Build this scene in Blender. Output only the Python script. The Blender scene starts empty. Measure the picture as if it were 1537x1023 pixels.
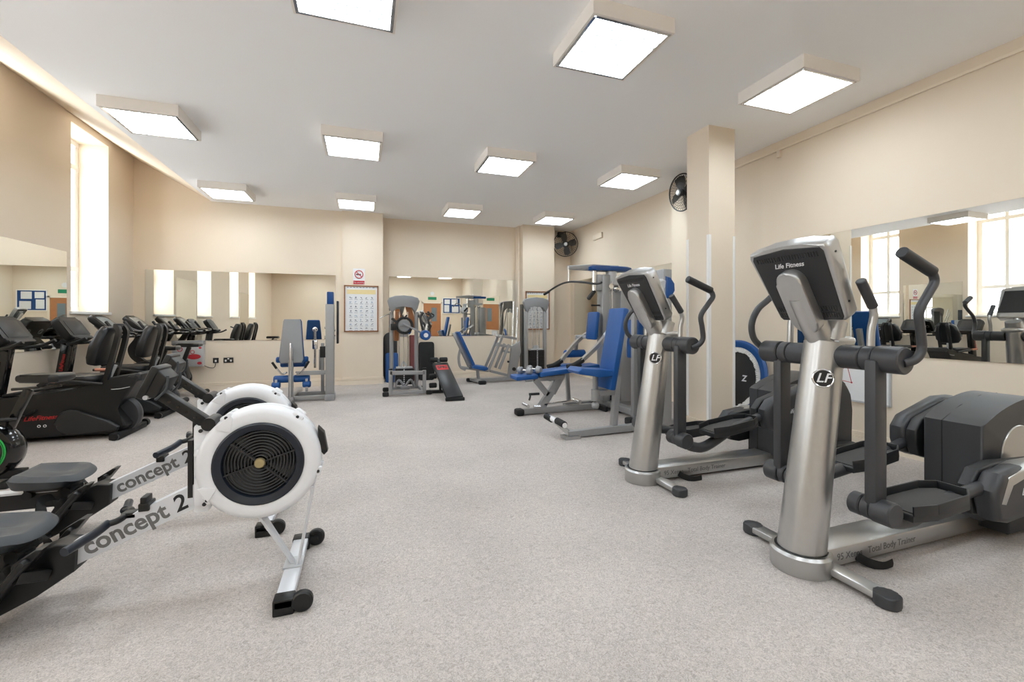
import bpy, bmesh, math, random
from mathutils import Matrix, Vector
random.seed(7)
PI = math.pi
scene = bpy.context.scene
COL = scene.collection
R = math.radians

# ------------------------------------------------------------------ materials
def lin(c):
    return tuple((x/12.92 if x <= .04045 else ((x+.055)/1.055)**2.4) for x in (v/255 for v in c))

def mat(name, rgb, rough=.5, metal=0., var=.06, scale=14., bump=0., bscale=200., spec=.5, coat=0.):
    m = bpy.data.materials.new(name); m.use_nodes = True
    nt = m.node_tree; b = nt.nodes['Principled BSDF']
    c = lin(rgb)
    b.inputs['Roughness'].default_value = rough
    b.inputs['Metallic'].default_value = metal
    b.inputs['Specular IOR Level'].default_value = spec
    b.inputs['Coat Weight'].default_value = coat
    tc = nt.nodes.new('ShaderNodeTexCoord')
    n = nt.nodes.new('ShaderNodeTexNoise'); n.inputs['Scale'].default_value = scale; n.inputs['Detail'].default_value = 4
    nt.links.new(tc.outputs['Object'], n.inputs['Vector'])
    r = nt.nodes.new('ShaderNodeMix'); r.data_type = 'RGBA'
    r.inputs[6].default_value = (*[max(0, v*(1-var)) for v in c], 1)
    r.inputs[7].default_value = (*[min(1, v*(1+var)) for v in c], 1)
    nt.links.new(n.outputs['Fac'], r.inputs[0]); nt.links.new(r.outputs[2], b.inputs['Base Color'])
    if bump:
        n2 = nt.nodes.new('ShaderNodeTexNoise'); n2.inputs['Scale'].default_value = bscale
        nt.links.new(tc.outputs['Object'], n2.inputs['Vector'])
        bp = nt.nodes.new('ShaderNodeBump'); bp.inputs['Strength'].default_value = bump; bp.inputs['Distance'].default_value = .002
        nt.links.new(n2.outputs['Fac'], bp.inputs['Height']); nt.links.new(bp.outputs['Normal'], b.inputs['Normal'])
    return m

def carpet_mat():
    m = bpy.data.materials.new('carpet'); m.use_nodes = True
    nt = m.node_tree; b = nt.nodes['Principled BSDF']; b.inputs['Roughness'].default_value = .95
    b.inputs['Specular IOR Level'].default_value = .1
    tc = nt.nodes.new('ShaderNodeTexCoord')
    def noise(s, d, dist=0.):
        n = nt.nodes.new('ShaderNodeTexNoise'); n.inputs['Scale'].default_value = s; n.inputs['Detail'].default_value = d
        n.inputs['Distortion'].default_value = dist
        nt.links.new(tc.outputs['Object'], n.inputs['Vector']); return n
    a = noise(62, 2, 2.0); c = noise(260, 3); d = noise(1.3, 3)
    ramp = nt.nodes.new('ShaderNodeValToRGB')
    ramp.color_ramp.elements[0].position = .36; ramp.color_ramp.elements[1].position = .64
    ramp.color_ramp.elements[0].color = (*lin((161, 154, 149)), 1); ramp.color_ramp.elements[1].color = (*lin((207, 200, 195)), 1)
    mx = nt.nodes.new('ShaderNodeMath'); mx.operation = 'MULTIPLY_ADD'
    nt.links.new(c.outputs['Fac'], mx.inputs[0]); mx.inputs[1].default_value = .45
    m2 = nt.nodes.new('ShaderNodeMath'); m2.operation = 'MULTIPLY'; m2.inputs[1].default_value = .58
    nt.links.new(a.outputs['Fac'], m2.inputs[0]); nt.links.new(m2.outputs[0], mx.inputs[2])
    nt.links.new(mx.outputs[0], ramp.inputs['Fac'])
    mul = nt.nodes.new('ShaderNodeMix'); mul.data_type = 'RGBA'; mul.blend_type = 'MULTIPLY'; mul.inputs[0].default_value = 1
    r2 = nt.nodes.new('ShaderNodeValToRGB'); r2.color_ramp.elements[0].color = (.88, .88, .88, 1); r2.color_ramp.elements[1].color = (1, 1, 1, 1)
    r2.color_ramp.elements[0].position = .35; r2.color_ramp.elements[1].position = .65
    nt.links.new(d.outputs['Fac'], r2.inputs['Fac'])
    nt.links.new(ramp.outputs['Color'], mul.inputs[6]); nt.links.new(r2.outputs['Color'], mul.inputs[7])
    nt.links.new(mul.outputs[2], b.inputs['Base Color'])
    bp = nt.nodes.new('ShaderNodeBump'); bp.inputs['Strength'].default_value = .5; bp.inputs['Distance'].default_value = .006
    nt.links.new(mx.outputs[0], bp.inputs['Height']); nt.links.new(bp.outputs['Normal'], b.inputs['Normal'])
    return m

def lamp_mat():
    m = bpy.data.materials.new('lit_diffuser'); m.use_nodes = True
    nt = m.node_tree; nt.nodes.clear()
    o = nt.nodes.new('ShaderNodeOutputMaterial'); e = nt.nodes.new('ShaderNodeEmission')
    tc = nt.nodes.new('ShaderNodeTexCoord')
    v = nt.nodes.new('ShaderNodeTexVoronoi'); v.inputs['Scale'].default_value = 15; v.inputs['Randomness'].default_value = .45
    nt.links.new(tc.outputs['Object'], v.inputs['Vector'])
    r = nt.nodes.new('ShaderNodeValToRGB')
    r.color_ramp.elements[0].color = (.042, .047, .053, 1); r.color_ramp.elements[1].color = (.86, .94, 1, 1)
    r.color_ramp.elements[0].position = .12; r.color_ramp.elements[1].position = .40
    nt.links.new(v.outputs['Distance'], r.inputs['Fac']); nt.links.new(r.outputs['Color'], e.inputs['Color'])
    e.inputs['Strength'].default_value = LAMP
    nt.links.new(e.outputs[0], o.inputs['Surface']); return m

def mirror_mat():
    m = bpy.data.materials.new('mirror_glass'); m.use_nodes = True
    nt = m.node_tree; nt.nodes.clear()
    o = nt.nodes.new('ShaderNodeOutputMaterial'); g = nt.nodes.new('ShaderNodeBsdfGlossy')
    g.inputs['Color'].default_value = (.86, .87, .84, 1); g.inputs['Roughness'].default_value = 0
    nt.links.new(g.outputs[0], o.inputs['Surface']); return m

def glass_mat():
    m = bpy.data.materials.new('window_glass'); m.use_nodes = True
    nt = m.node_tree; nt.nodes.clear()
    o = nt.nodes.new('ShaderNodeOutputMaterial'); g = nt.nodes.new('ShaderNodeBsdfGlossy'); t = nt.nodes.new('ShaderNodeBsdfTransparent')
    g.inputs['Roughness'].default_value = .02; x = nt.nodes.new('ShaderNodeMixShader'); x.inputs[0].default_value = .06
    nt.links.new(t.outputs[0], x.inputs[1]); nt.links.new(g.outputs[0], x.inputs[2]); nt.links.new(x.outputs[0], o.inputs['Surface']); return m

LAMP, SKY, GROUND_FILL = 10.0, 3.6, 5.0
M = dict(
    wall=mat('cream_paint', (228, 215, 196), .75, var=.015, scale=3, bump=.05, bscale=120),
    ceil=mat('ceiling_paint', (248, 250, 252), .85, var=.01, scale=2),
    trim=mat('cream_gloss', (234, 222, 204), .4, var=.01),
    white=mat('white_gloss', (240, 240, 238), .35, var=.01),
    carpet=carpet_mat(), lamp=lamp_mat(), mirror=mirror_mat(), glass=glass_mat(),
    fixt=mat('fixture_white', (240, 236, 230), .45, var=.01),
    silver=mat('silver_paint', (186, 186, 185), .30, .85, var=.04, scale=30),
    frame=mat('grey_frame_paint', (154, 155, 156), .4, .45, var=.04, scale=20),
    chrome=mat('chrome', (215, 215, 215), .12, 1., var=.02),
    hood=mat('grey_hood', (140, 142, 145), .45, .1, var=.03),
    charcoal=mat('charcoal_plastic', (53, 54, 57), .42, var=.05, scale=40, bump=.08, bscale=400),
    dark=mat('dark_plastic', (33, 34, 36), .45, var=.06, scale=40, bump=.05, bscale=400),
    black=mat('black_plastic', (15, 15, 16), .4, var=.08, scale=30),
    gblack=mat('glossy_black', (10, 10, 11), .14, var=.05, coat=.4),
    vinyl=mat('black_vinyl', (21, 22, 24), .36, var=.08, scale=25, bump=.1, bscale=300),
    rubber=mat('black_rubber', (16, 16, 17), .7, var=.1),
    tread=mat('pedal_tread', (70, 69, 68), .85, var=.15, scale=120, bump=.5, bscale=500),
    blue=mat('blue_vinyl', (6, 74, 140), .42, var=.06, scale=20, bump=.08, bscale=300),
    bluepl=mat('blue_plastic', (6, 68, 132), .3, var=.04),
    navy=mat('navy_plastic', (20, 28, 40), .32, var=.05),
    rwhite=mat('rower_white', (226, 228, 232), .32, var=.015),
    alu=mat('rower_aluminium', (212, 215, 220), .35, .25, var=.02),
    letgrey=mat('lettering_grey', (104, 104, 104), .5, var=.25, scale=90),
    letblack=mat('lettering_black', (24, 25, 27), .5),
    letred=mat('lettering_red', (196, 38, 40), .5), letwhite=mat('lettering_white', (225, 226, 228), .5),
    gold=mat('hub_gold', (172, 158, 118), .4, .6, var=.1, scale=80),
    green=mat('green_band', (24, 170, 70), .4), seatgrey=mat('seat_grey', (56, 60, 64), .5, var=.05, bump=.08, bscale=300),
    wood=mat('frame_wood', (146, 98, 62), .5, var=.12, scale=30), paper=mat('poster_paper', (228, 230, 232), .6, var=.02),
    yellow=mat('poster_yellow', (232, 214, 160), .6), ink=mat('poster_ink', (96, 104, 118), .7, var=.3, scale=60), inkblue=mat('poster_blue', (140, 165, 190), .7),
    red=mat('sign_red', (188, 48, 58), .5), maroon=mat('maroon_foam', (112, 58, 58), .7), screen=mat('screen_grey', (120, 132, 138), .15),
    door=mat('door_wood', (176, 118, 76), .45, var=.12, scale=8), fan=mat('fan_blade', (62, 60, 56), .4), skin=mat('copper_sensor', (196, 134, 112), .35, .4),
    boardblue=mat('notice_blue', (24, 66, 122), .8), dumb=mat('dumbbell_grey', (150, 152, 155), .45, .3), panel=mat('panel_grey', (192, 194, 197), .35, .2),
    greensign=mat('sign_green', (22, 130, 92), .5), brown=mat('door_reflection_tan', (176, 116, 74), .5),  # brown is the colour of the painted door reflection
)

# ------------------------------------------------------------------ mesh builder
class MB:
    def __init__(s, org=(0, 0, 0), M=None):
        s.bm = bmesh.new(); s.M = M or Matrix.Translation(-Vector(org))
    def _fin(s, vs, T=None):
        X = s.M @ T if T is not None else s.M
        for v in vs: v.co = X @ v.co
    def box(s, c, size, rot=(0, 0, 0), bev=0., seg=2):
        n0 = set(s.bm.verts)
        g = bmesh.ops.create_cube(s.bm, size=1.)['verts']
        for v in g: v.co = Vector((v.co.x*size[0], v.co.y*size[1], v.co.z*size[2]))
        if bev:
            bev = min(bev, min(size)*.49)
            es = list({e for v in g for e in v.link_edges})
            bmesh.ops.bevel(s.bm, geom=es, offset=bev, segments=seg, affect='EDGES', profile=.5)
        new = [v for v in s.bm.verts if v not in n0]
        T = Matrix.Translation(Vector(c)) @ Matrix.Rotation(R(rot[2]), 4, 'Z') @ Matrix.Rotation(R(rot[1]), 4, 'Y') @ Matrix.Rotation(R(rot[0]), 4, 'X')
        s._fin(new, T); return s
    def b2(s, lo, hi, bev=0.):
        return s.box([(a+b)/2 for a, b in zip(lo, hi)], [abs(b-a) for a, b in zip(lo, hi)], bev=bev)
    def bar(s, p0, p1, w, h, up=(0, 0, 1), bev=.004):
        p0, p1 = Vector(p0), Vector(p1); d = p1-p0; L = d.length; z = d.normalized()
        u = Vector(up)
        if abs(u.dot(z)) > .97: u = Vector((1, 0, 0))
        x = u.cross(z).normalized(); y = z.cross(x)
        n0 = set(s.bm.verts)
        g = bmesh.ops.create_cube(s.bm, size=1.)['verts']
        for v in g: v.co = Vector((v.co.x*w, v.co.y*h, v.co.z*L))
        if bev:
            bmesh.ops.bevel(s.bm, geom=list({e for v in g for e in v.link_edges}), offset=min(bev, w*.45, h*.45), segments=2, affect='EDGES', profile=.5)
        new = [v for v in s.bm.verts if v not in n0]
        T = Matrix((( x.x, y.x, z.x, 0), (x.y, y.y, z.y, 0), (x.z, y.z, z.z, 0), (0, 0, 0, 1)))
        s._fin(new, Matrix.Translation((p0+p1)/2) @ T); return s
    def path(s, pts, w, h, up=(0, 0, 1), k=6):
        """smooth bent bar of rectangular section"""
        P = spline(pts, k)
        return s.tube(P, 1, n=4, sec=(w/2*1.414, h/2*1.414), ph=PI/4, up=up, k=0)
    def tube(s, pts, r, n=12, k=0, closed=False, sec=(1, 1), ph=0., up=None, cap=True):
        P = spline(pts, k, closed) if k else [Vector(p) for p in pts]
        N = len(P); rs = r if isinstance(r, (list, tuple)) else [r]*N
        if len(rs) != N: rs = [rs[0]+(rs[-1]-rs[0])*i/(N-1) for i in range(N)]
        rings = []; ref = None
        for i, p in enumerate(P):
            a = P[(i-1) % N] if (closed or i) else P[0]; b = P[(i+1) % N] if (closed or i < N-1) else P[-1]
            t = (b-a).normalized()
            if up is not None:
                u = Vector(up)
                if abs(u.dot(t)) > .98: u = ref or Vector((1, 0, 0))
                x = u.cross(t).normalized()
            else:
                if ref is None:
                    q = Vector((0, 0, 1)) if abs(t.z) < .9 else Vector((1, 0, 0)); x = q.cross(t).normalized()
                else:
                    x = (ref - t*ref.dot(t)).normalized()
            ref = x if up is None else (t.cross(x)); y = t.cross(x)
            rings.append([s.bm.verts.new(p + x*math.cos(ph+2*PI*j/n)*rs[i]*sec[0] + y*math.sin(ph+2*PI*j/n)*rs[i]*sec[1]) for j in range(n)])
        for i in range(N if closed else N-1):
            A, B = rings[i], rings[(i+1) % N]
            for j in range(n): s.bm.faces.new((A[j], A[(j+1) % n], B[(j+1) % n], B[j]))
        if cap and not closed:
            s.bm.faces.new(rings[0][::-1]); s.bm.faces.new(rings[-1])
        s._fin([v for q in rings for v in q]); return s
    def cyl(s, p0, p1, r0, r1=None, n=24, bev=0.):
        r1 = r0 if r1 is None else r1
        p0, p1 = Vector(p0), Vector(p1)
        if bev:
            d = (p1-p0).normalized()*bev
            return s.tube([p0, p0+d, p1-d, p1], [r0-bev, r0, r1, r1-bev], n)
        return s.tube([p0, p1], [r0, r1], n)
    def lathe(s, prof, c, axis='Y', n=48, close=False):
        c = Vector(c); rings = []
        for r, h in prof:
            ring = []
            for j in range(n):
                a = 2*PI*j/n; u, v = r*math.cos(a), r*math.sin(a)
                co = {'X': (h, u, v), 'Y': (u, h, v), 'Z': (u, v, h)}[axis]
                ring.append(s.bm.verts.new(c+Vector(co)))
            rings.append(ring)
        m = len(rings)
        for i in range(m if close else m-1):
            A, B = rings[i], rings[(i+1) % m]
            for j in range(n): s.bm.faces.new((A[j], A[(j+1) % n], B[(j+1) % n], B[j]))
        if not close:
            s.bm.faces.new(rings[0][::-1]); s.bm.faces.new(rings[-1])
        s._fin([v for q in rings for v in q]); return s
    def torus(s, c, Rr, r, axis='Y', n=48, m=10):
        c = Vector(c); pts = []
        for j in range(n):
            a = 2*PI*j/n; u, v = Rr*math.cos(a), Rr*math.sin(a)
            pts.append(c+Vector({'X': (0, u, v), 'Y': (u, 0, v), 'Z': (u, v, 0)}[axis]))
        return s.tube(pts, r, m, closed=True)
    def prism(s, poly, t, plane='XZ', at=0., bev=0., T=None):
        n0 = set(s.bm.verts)
        def co(u, v, w):
            return {'XZ': (u, w, v), 'YZ': (w, u, v), 'XY': (u, v, w)}[plane]
        A = [s.bm.verts.new(co(u, v, at-t/2)) for u, v in poly]; B = [s.bm.verts.new(co(u, v, at+t/2)) for u, v in poly]
        fs = [s.bm.faces.new(A), s.bm.faces.new(B[::-1])]
        n = len(poly)
        for j in range(n): s.bm.faces.new((A[j], B[j], B[(j+1) % n], A[(j+1) % n]))
        if bev:
            es = list({e for f in fs for e in f.edges})
            bmesh.ops.bevel(s.bm, geom=es, offset=bev, segments=3, affect='EDGES', profile=.5)
        s._fin([v for v in s.bm.verts if v not in n0], T); return s
    def ball(s, c, r, sc=(1, 1, 1), n=16):
        g = bmesh.ops.create_uvsphere(s.bm, u_segments=n, v_segments=max(8, n//2), radius=r)['verts']
        for v in g: v.co = Vector((v.co.x*sc[0], v.co.y*sc[1], v.co.z*sc[2]))
        s._fin(g, Matrix.Translation(Vector(c))); return s
    def make(s, name, m, parent=None, label=None, ang=38):
        bmesh.ops.recalc_face_normals(s.bm, faces=s.bm.faces)
        me = bpy.data.meshes.new(name); s.bm.to_mesh(me); s.bm.free()
        for p in me.polygons: p.use_smooth = True
        me.set_sharp_from_angle(angle=R(ang))
        me.materials.append(m)
        o = bpy.data.objects.new(name, me); COL.objects.link(o)
        if parent is not None: o.parent = parent
        if label: o['label'] = label
        return o

def spline(pts, k, closed=False):
    P = [Vector(p) for p in pts]
    if k < 1: return P
    out = []; N = len(P)
    for i in range(N if closed else N-1):
        g = (lambda j: P[j % N]) if closed else (lambda j: P[max(0, min(N-1, j))])
        a, b, c, d = g(i-1), g(i), g(i+1), g(i+2)
        for q in range(k):
            t = q/k
            out.append(.5*((2*b) + (c-a)*t + (2*a-5*b+4*c-d)*t*t + (3*b-a-3*c+d)*t**3))
    if not closed: out.append(P[-1])
    return out

def rr(w, h, r, n=5, cx=0, cy=0):
    o = []
    for sx, sy, a0 in ((1, 1, 0), (-1, 1, 90), (-1, -1, 180), (1, -1, 270)):
        for i in range(n+1):
            a = R(a0+90*i/n); o.append((cx+sx*(w/2-r)+r*math.cos(a), cy+sy*(h/2-r)+r*math.sin(a)))
    return o
def arcp(cx, cy, r, a0, a1, n=10):
    return [(cx+r*math.cos(R(a0+(a1-a0)*i/n)), cy+r*math.sin(R(a0+(a1-a0)*i/n))) for i in range(n+1)]

def thing(name, label, cat, loc, rz=0., group=None):
    o = bpy.data.objects.new(name, None); COL.objects.link(o); o.empty_display_size = .1
    o.location = loc; o.rotation_euler = (0, 0, R(rz)); o['label'] = label; o['category'] = cat
    if group: o['group'] = group
    return o
def tag(o, label, cat, group=None):
    o['label'] = label; o['category'] = cat
    if group: o['group'] = group
    return o
def struct(name, mb, m, parent=None):
    o = mb.make(name, m, parent)
    if parent is None: o['kind'] = 'structure'
    return o
def copy_tree(o, parent=None):
    c = o.copy(); COL.objects.link(c)
    if parent is not None: c.parent = parent
    for ch in list(o.children): copy_tree(ch, c)
    return c

def text(name, body, size, mw, m, parent, shear=0., off=0., ext=.0008, align='CENTER', sx=1.):
    """raised lettering; mw maps text plane (x right, y up, z out) into the parent's space"""
    cu = bpy.data.curves.new(name, 'FONT'); cu.body = body; cu.size = size; cu.shear = shear; cu.offset = off
    cu.extrude = ext; cu.align_x = align; cu.align_y = 'CENTER'; cu.resolution_u = 4
    t = bpy.data.objects.new('tmp', cu); COL.objects.link(t)
    dg = bpy.context.evaluated_depsgraph_get(); me = bpy.data.meshes.new_from_object(t.evaluated_get(dg))
    bpy.data.objects.remove(t); bpy.data.curves.remove(cu)
    me.transform(mw @ Matrix.Diagonal((sx, 1, 1, 1))); me.materials.clear(); me.materials.append(m)
    for p in me.polygons: p.material_index = 0
    o = bpy.data.objects.new(name, me); COL.objects.link(o); o.parent = parent; return o
def frame3(o, x, y):
    x = Vector(x).normalized(); y = Vector(y); z = x.cross(y).normalized(); y = z.cross(x)
    return Matrix(((x.x, y.x, z.x, o[0]), (x.y, y.y, z.y, o[1]), (x.z, y.z, z.z, o[2]), (0, 0, 0, 1)))

# ------------------------------------------------------------------ the room
XL, XR, YB, YR, H = -3.60, 4.55, 9.15, -2.6, 3.28
struct('floor', MB().b2((-4.1, YR-.2, -.1), (XR+.15, 9.4, 0)), M['carpet'])
struct('ceiling', MB().b2((-2.5, YR-.2, H), (XR+.15, 9.4, H+.1)), M['ceil'])
struct('ceiling_slope', MB().prism([(-2.5, H), (-2.5, H+.1), (-3.7, 4.06), (-3.7, 3.965)], 9.4-YR+.2, 'XZ', (9.4+YR-.2)/2), M['wall'])
struct('wall_right', MB().b2((XR, YR-.2, 0), (XR+.15, 9.4, H+.1)), M['wall'])
plan = [(-4.05, 8.85), (-.38, 8.85), (-.38, 8.78), (.357, 8.78), (.357, YB), (3.24, YB), (3.24, 8.8), (3.98, 8.8), (3.98, YB), (XR+.15, YB), (XR+.15, 9.4), (-4.05, 9.4)]
struct('wall_back', MB().prism(plan, 4.1, 'XY', 2.05), M['wall'])
struct('wall_front', MB().b2((-4.05, YR-.2, 0), (XR+.15, YR, 4.1)), M['wall'])
WIN = [(7.22, 8.1), (4.95, 5.9), (2.45, 3.35), (.3, 1.15)]
SILL, HEAD = 1.33, 3.80
wl = MB(); ys = YR
for a, b in sorted(WIN):
    wl.b2((-4.02, ys, 0), (XL, a, 4.1)); wl.b2((-4.02, a, 0), (XL, b, SILL)); wl.b2((-4.02, a, HEAD), (XL, b, 4.1)); ys = b
wl.b2((-4.02, ys, 0), (XL, 8.85, 4.1))
struct('wall_left', wl, M['wall'])
for i, (a, b) in enumerate(WIN):
    w = MB()
    for z0, z1 in ((SILL, SILL+.08), (1.92, 1.99), (3.38, 3.46), (HEAD-.07, HEAD)): w.b2((-4.0, a, z0), (-3.95, b, z1))
    for y0, y1 in ((a, a+.08), (b-.08, b), ((a+b)/2-.03, (a+b)/2+.03)): w.b2((-3.995, y0, SILL), (-3.955, y1, HEAD))
    wo = struct('window_%d' % (i+1), w, M['white'])
    struct('window_pane', MB().b2((-3.98, a+.02, SILL+.02), (-3.974, b-.02, HEAD-.02)), M['glass'], wo)
    struct('window_sill', MB().b2((-3.95, a-.03, SILL-.035), (XL+.03, b+.03, SILL+.004), bev=.006), M['white'], wo)
    struct('window_catch', MB().b2((-3.95, a+.06, 2.0), (-3.93, a+.085, 2.12), bev=.004), M['white'], wo)
# baseboards (two grooves)
def skirt(mb, p, q, nrm):
    p, q, nrm = Vector((*p, 0)), Vector((*q, 0)), Vector((*nrm, 0))
    for z0, z1, t in ((0, .082, .026), (.089, .106, .020), (.113, .135, .014)):
        lo = p; hi = q + nrm*t
        mb.b2((min(lo.x, hi.x), min(lo.y, hi.y), z0), (max(lo.x, hi.x), max(lo.y, hi.y), z1+.001))
    mb.b2((min(p.x, q.x, (q+nrm*.008).x), min(p.y, q.y, (q+nrm*.008).y), 0), (max(p.x, q.x, (q+nrm*.008).x), max(p.y, q.y, (q+nrm*.008).y), .134))
sb = MB()
for i in range(9):
    p, q = plan[i], plan[i+1]
    if p[1] == q[1]: skirt(sb, (max(p[0], XL), p[1]), (min(q[0], XR), q[1]), (0, -1))
    else: skirt(sb, p, q, (1, 0) if q[1] > p[1] else (-1, 0))
struct('baseboard_back', sb, M['trim'])
sb = MB(); skirt(sb, (XR, YR), (XR, 4.85), (-1, 0)); skirt(sb, (XR, 5.45), (XR, YB), (-1, 0)); skirt(sb, (4.40, 4.85), (4.40, 5.45), (-1, 0)); skirt(sb, (4.40, 4.85), (XR, 4.85), (0, -1))
struct('baseboard_right', sb, M['trim'])
sb = MB(); skirt(sb, (XL, YR), (XL, 8.85), (1, 0)); struct('baseboard_left', sb, M['trim'])
sb = MB(); skirt(sb, (XL, YR), (XR, YR), (0, 1)); struct('baseboard_front', sb, M['trim'])
struct('wall_pier', MB().b2((4.40, 4.85, 0), (XR, 5.45, H)), M['wall'])
CX0, CX1, CY0, CY1 = 3.46, 3.81, 3.70, 4.03
struct('column', MB().b2((CX0, CY0, 0), (CX1, CY1, H)), M['wall'])
sb = MB(); skirt(sb, (CX0, CY0), (CX0, CY1), (-1, 0)); skirt(sb, (CX0-.018, CY0), (CX1+.018, CY0), (0, -1)); skirt(sb, (CX1, CY0), (CX1, CY1), (1, 0))
struct('baseboard_column', sb, M['trim'])
sb = MB()
for x, y in ((CX0, CY0), (CX1, CY0), (CX0, CY1)):
    sx = -1 if x == CX0 else 1; sy = -1 if y == CY0 else 1
    sb.b2((x+sx*.004, y+sy*.004, .14), (x-sx*.028, y-sy*.0005, 2.12)); sb.b2((x+sx*.004, y+sy*.004, .14), (x-sx*.0005, y-sy*.028, 2.12))
struct('trim_1', sb, M['white'])
struct('trim_2', MB().b2((XR-.022, YR, 3.165), (XR, 4.85, 3.19), bev=.004).b2((XR-.03, 3.75, 3.09), (XR, 3.79, 3.165)), M['trim'])
struct('trim_3', MB().b2((3.19, 8.95, .135), (3.235, YB, H), bev=.01), M['trim'])

# mirrors
def mirror(label, lo, hi):
    t = thing('wall_mirror', label, 'mirror', ((lo[0]+hi[0])/2, (lo[1]+hi[1])/2, lo[2]), group='wall mirrors')
    o = (t.location.x, t.location.y, t.location.z)
    MB(o).b2(lo, hi).make('mirror_glass', M['mirror'], t)
    return t
mirror('wide frameless mirror on the back wall behind the black exercise bikes', (-3.44, 8.842, .865), (-.50, 8.85, 2.065))
mirror('frameless mirror on the back wall between the two framed posters', (.49, YB-.008, .89), (3.19, YB, 2.11))
mirror('long frameless mirror on the right wall behind the two cross trainers', (XR-.008, .2, .89), (XR, 3.55, 2.10))
mirror('frameless mirror on the right wall behind the blue multi gym, past the column', (XR-.008, 5.49, .89), (XR, 8.95, 2.11))
mirror('frameless mirror on the left wall just before the far window', (XL, 5.99, .86), (XL+.008, 7.12, 2.09))
mirror('narrow mirror on the left wall near the camera, seen only in the back mirror', (XL, 1.2, .86), (XL+.008, 2.3, 2.09))

# ceiling lights
proto = None
names = {0: 'behind the camera', 1: 'nearest row', 2: 'middle row', 3: 'far row', 4: 'added fill row behind the camera'}
cols = ['by the left slope', 'second from the left slope', 'third from the left slope', 'by the right wall']
for j, y in enumerate((.25, 2.79, 5.32, 7.88, -1.55)):  # last row is added fill to brighten the front wall
    for i, x in enumerate((-2.0, -.11, 1.71, 3.55)):
        lab = 'square lit ceiling light, %s, %s' % (names[j] if j else 'first row behind the camera', cols[i])
        if proto is None:
            t = thing('ceiling_light', lab, 'ceiling light', (x, y, 3.175), group='square ceiling lights')
            b = MB(); s = .315; h = H-3.175
            for sx in (-1, 1):
                b.b2((sx*s, -s, 0), (sx*(s-.018), s, h)); b.b2((-s, sx*s, 0), (s, sx*(s-.018), h))
            b.b2((-s, -s, h-.012), (s, s, h)).make('housing', M['fixt'], t)
            b = MB()
            for sx in (-1, 1):
                b.b2((sx*(s-.016), -s+.016, -.004), (sx*(s-.036), s-.016, .012)); b.b2((-s+.016, sx*(s-.016), -.004), (s-.016, sx*(s-.036), .012))
            b.make('frame', M['chrome'], t, 'thin metal frame')
            MB().b2((-s+.03, -s+.03, .008), (s-.03, s-.03, .014)).make('diffuser', M['lamp'], t, 'glowing prismatic diffuser')
            proto = t
        else:
            t = copy_tree(proto); t.location = (x, y, 3.175); t['label'] = lab

# ------------------------------------------------------------------ wall things
def poster(label, x0, x1, z0, z1, y, header):
    t = thing('framed_poster', label, 'poster', ((x0+x1)/2, y, z0), group='framed exercise posters'); o = t.location[:]
    f = MB(o)
    f.b2((x0, y-.022, z0), (x0+.022, y, z1)).b2((x1-.022, y-.022, z0), (x1, y, z1)).b2((x0, y-.022, z0), (x1, y, z0+.022)).b2((x0, y-.022, z1-.022), (x1, y, z1))
    f.make('frame', M['wood'], t, 'brown wooden frame')
    s = MB(o).b2((x0+.02, y-.010, z0+.02), (x1-.02, y-.004, z1-.02)).make('sheet', M['paper'], t)
    w, h = x1-x0, z1-z0
    MB(o).b2((x0+.05, y-.0112, z1-.05-.13*h), (x1-.05, y-.0100, z1-.045-.04*h)).make('header_band', M['yellow'], s)
    a, b = MB(o), MB(o)
    rows, cs = 8, 5
    for r_ in range(rows):
        for c in range(cs):
            cx = x0+.07+(w-.14)*(c+.5)/cs; cz = z1-.05-h*.16-(h*.76)*(r_+.5)/rows
            k = random.choice((a, a, b))
            for q in range(3):
                ang = random.uniform(0, PI); l = random.uniform(.015, .04); dx, dz = math.cos(ang)*l, math.sin(ang)*l*.7
                ox, oz = random.uniform(-.015, .015), random.uniform(-.012, .012)
                k.bar((cx+ox-dx/2, y-.0105, cz+oz-dz/2), (cx+ox+dx/2, y-.0105, cz+oz+dz/2), .008, .0016, up=(0, 1, 0), bev=0)
            a.b2((cx-.03, y-.0112, cz-.036), (cx+.03, y-.0100, cz-.031))
    for q in range(9): a.b2((x0+.05+q*(w-.1)/9, y-.0112, z1-.045), (x0+.05+q*(w-.1)/9+random.uniform(.01, .04), y-.0100, z1-.035))
    a.make('figure_drawings', M['ink'], s); b.make('blue_drawings', M['inkblue'], s)
poster('framed exercise chart with brown frame below the no smoking sign', -.345, .272, 1.0, 1.88, 8.78, 0)
poster('framed exercise chart partly hidden behind the cable weight stack', 3.30, 3.86, 1.02, 1.85, 8.8, 1)
t = thing('no_smoking_sign', 'white and red no smoking sign above the framed chart', 'sign', (-.08, 8.78, 1.93)); o = t.location[:]
MB(o).b2((-.185, 8.774, 1.90), (.025, 8.78, 2.20)).make('plate', M['paper'], t)
MB(o).torus((-.08, 8.772, 2.09), .072, .009, 'Y', 32, 6).bar((-.13, 8.772, 2.14), (-.03, 8.772, 2.04), .014, .003, up=(0, 1, 0), bev=0).make('ring', M['red'], t, 'red prohibition ring')
MB(o).b2((-.13, 8.771, 2.078), (-.045, 8.7745, 2.098)).make('cigarette', M['letblack'], t)
bd = MB(o).b2((-.18, 8.771, 1.905), (.02, 8.7745, 1.97)).make('band', M['red'], t)
text('lettering', 'No smoking', .038, frame3((0, -.0095, .007), (1, 0, 0), (0, 0, 1)), M['letwhite'], bd)
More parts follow.
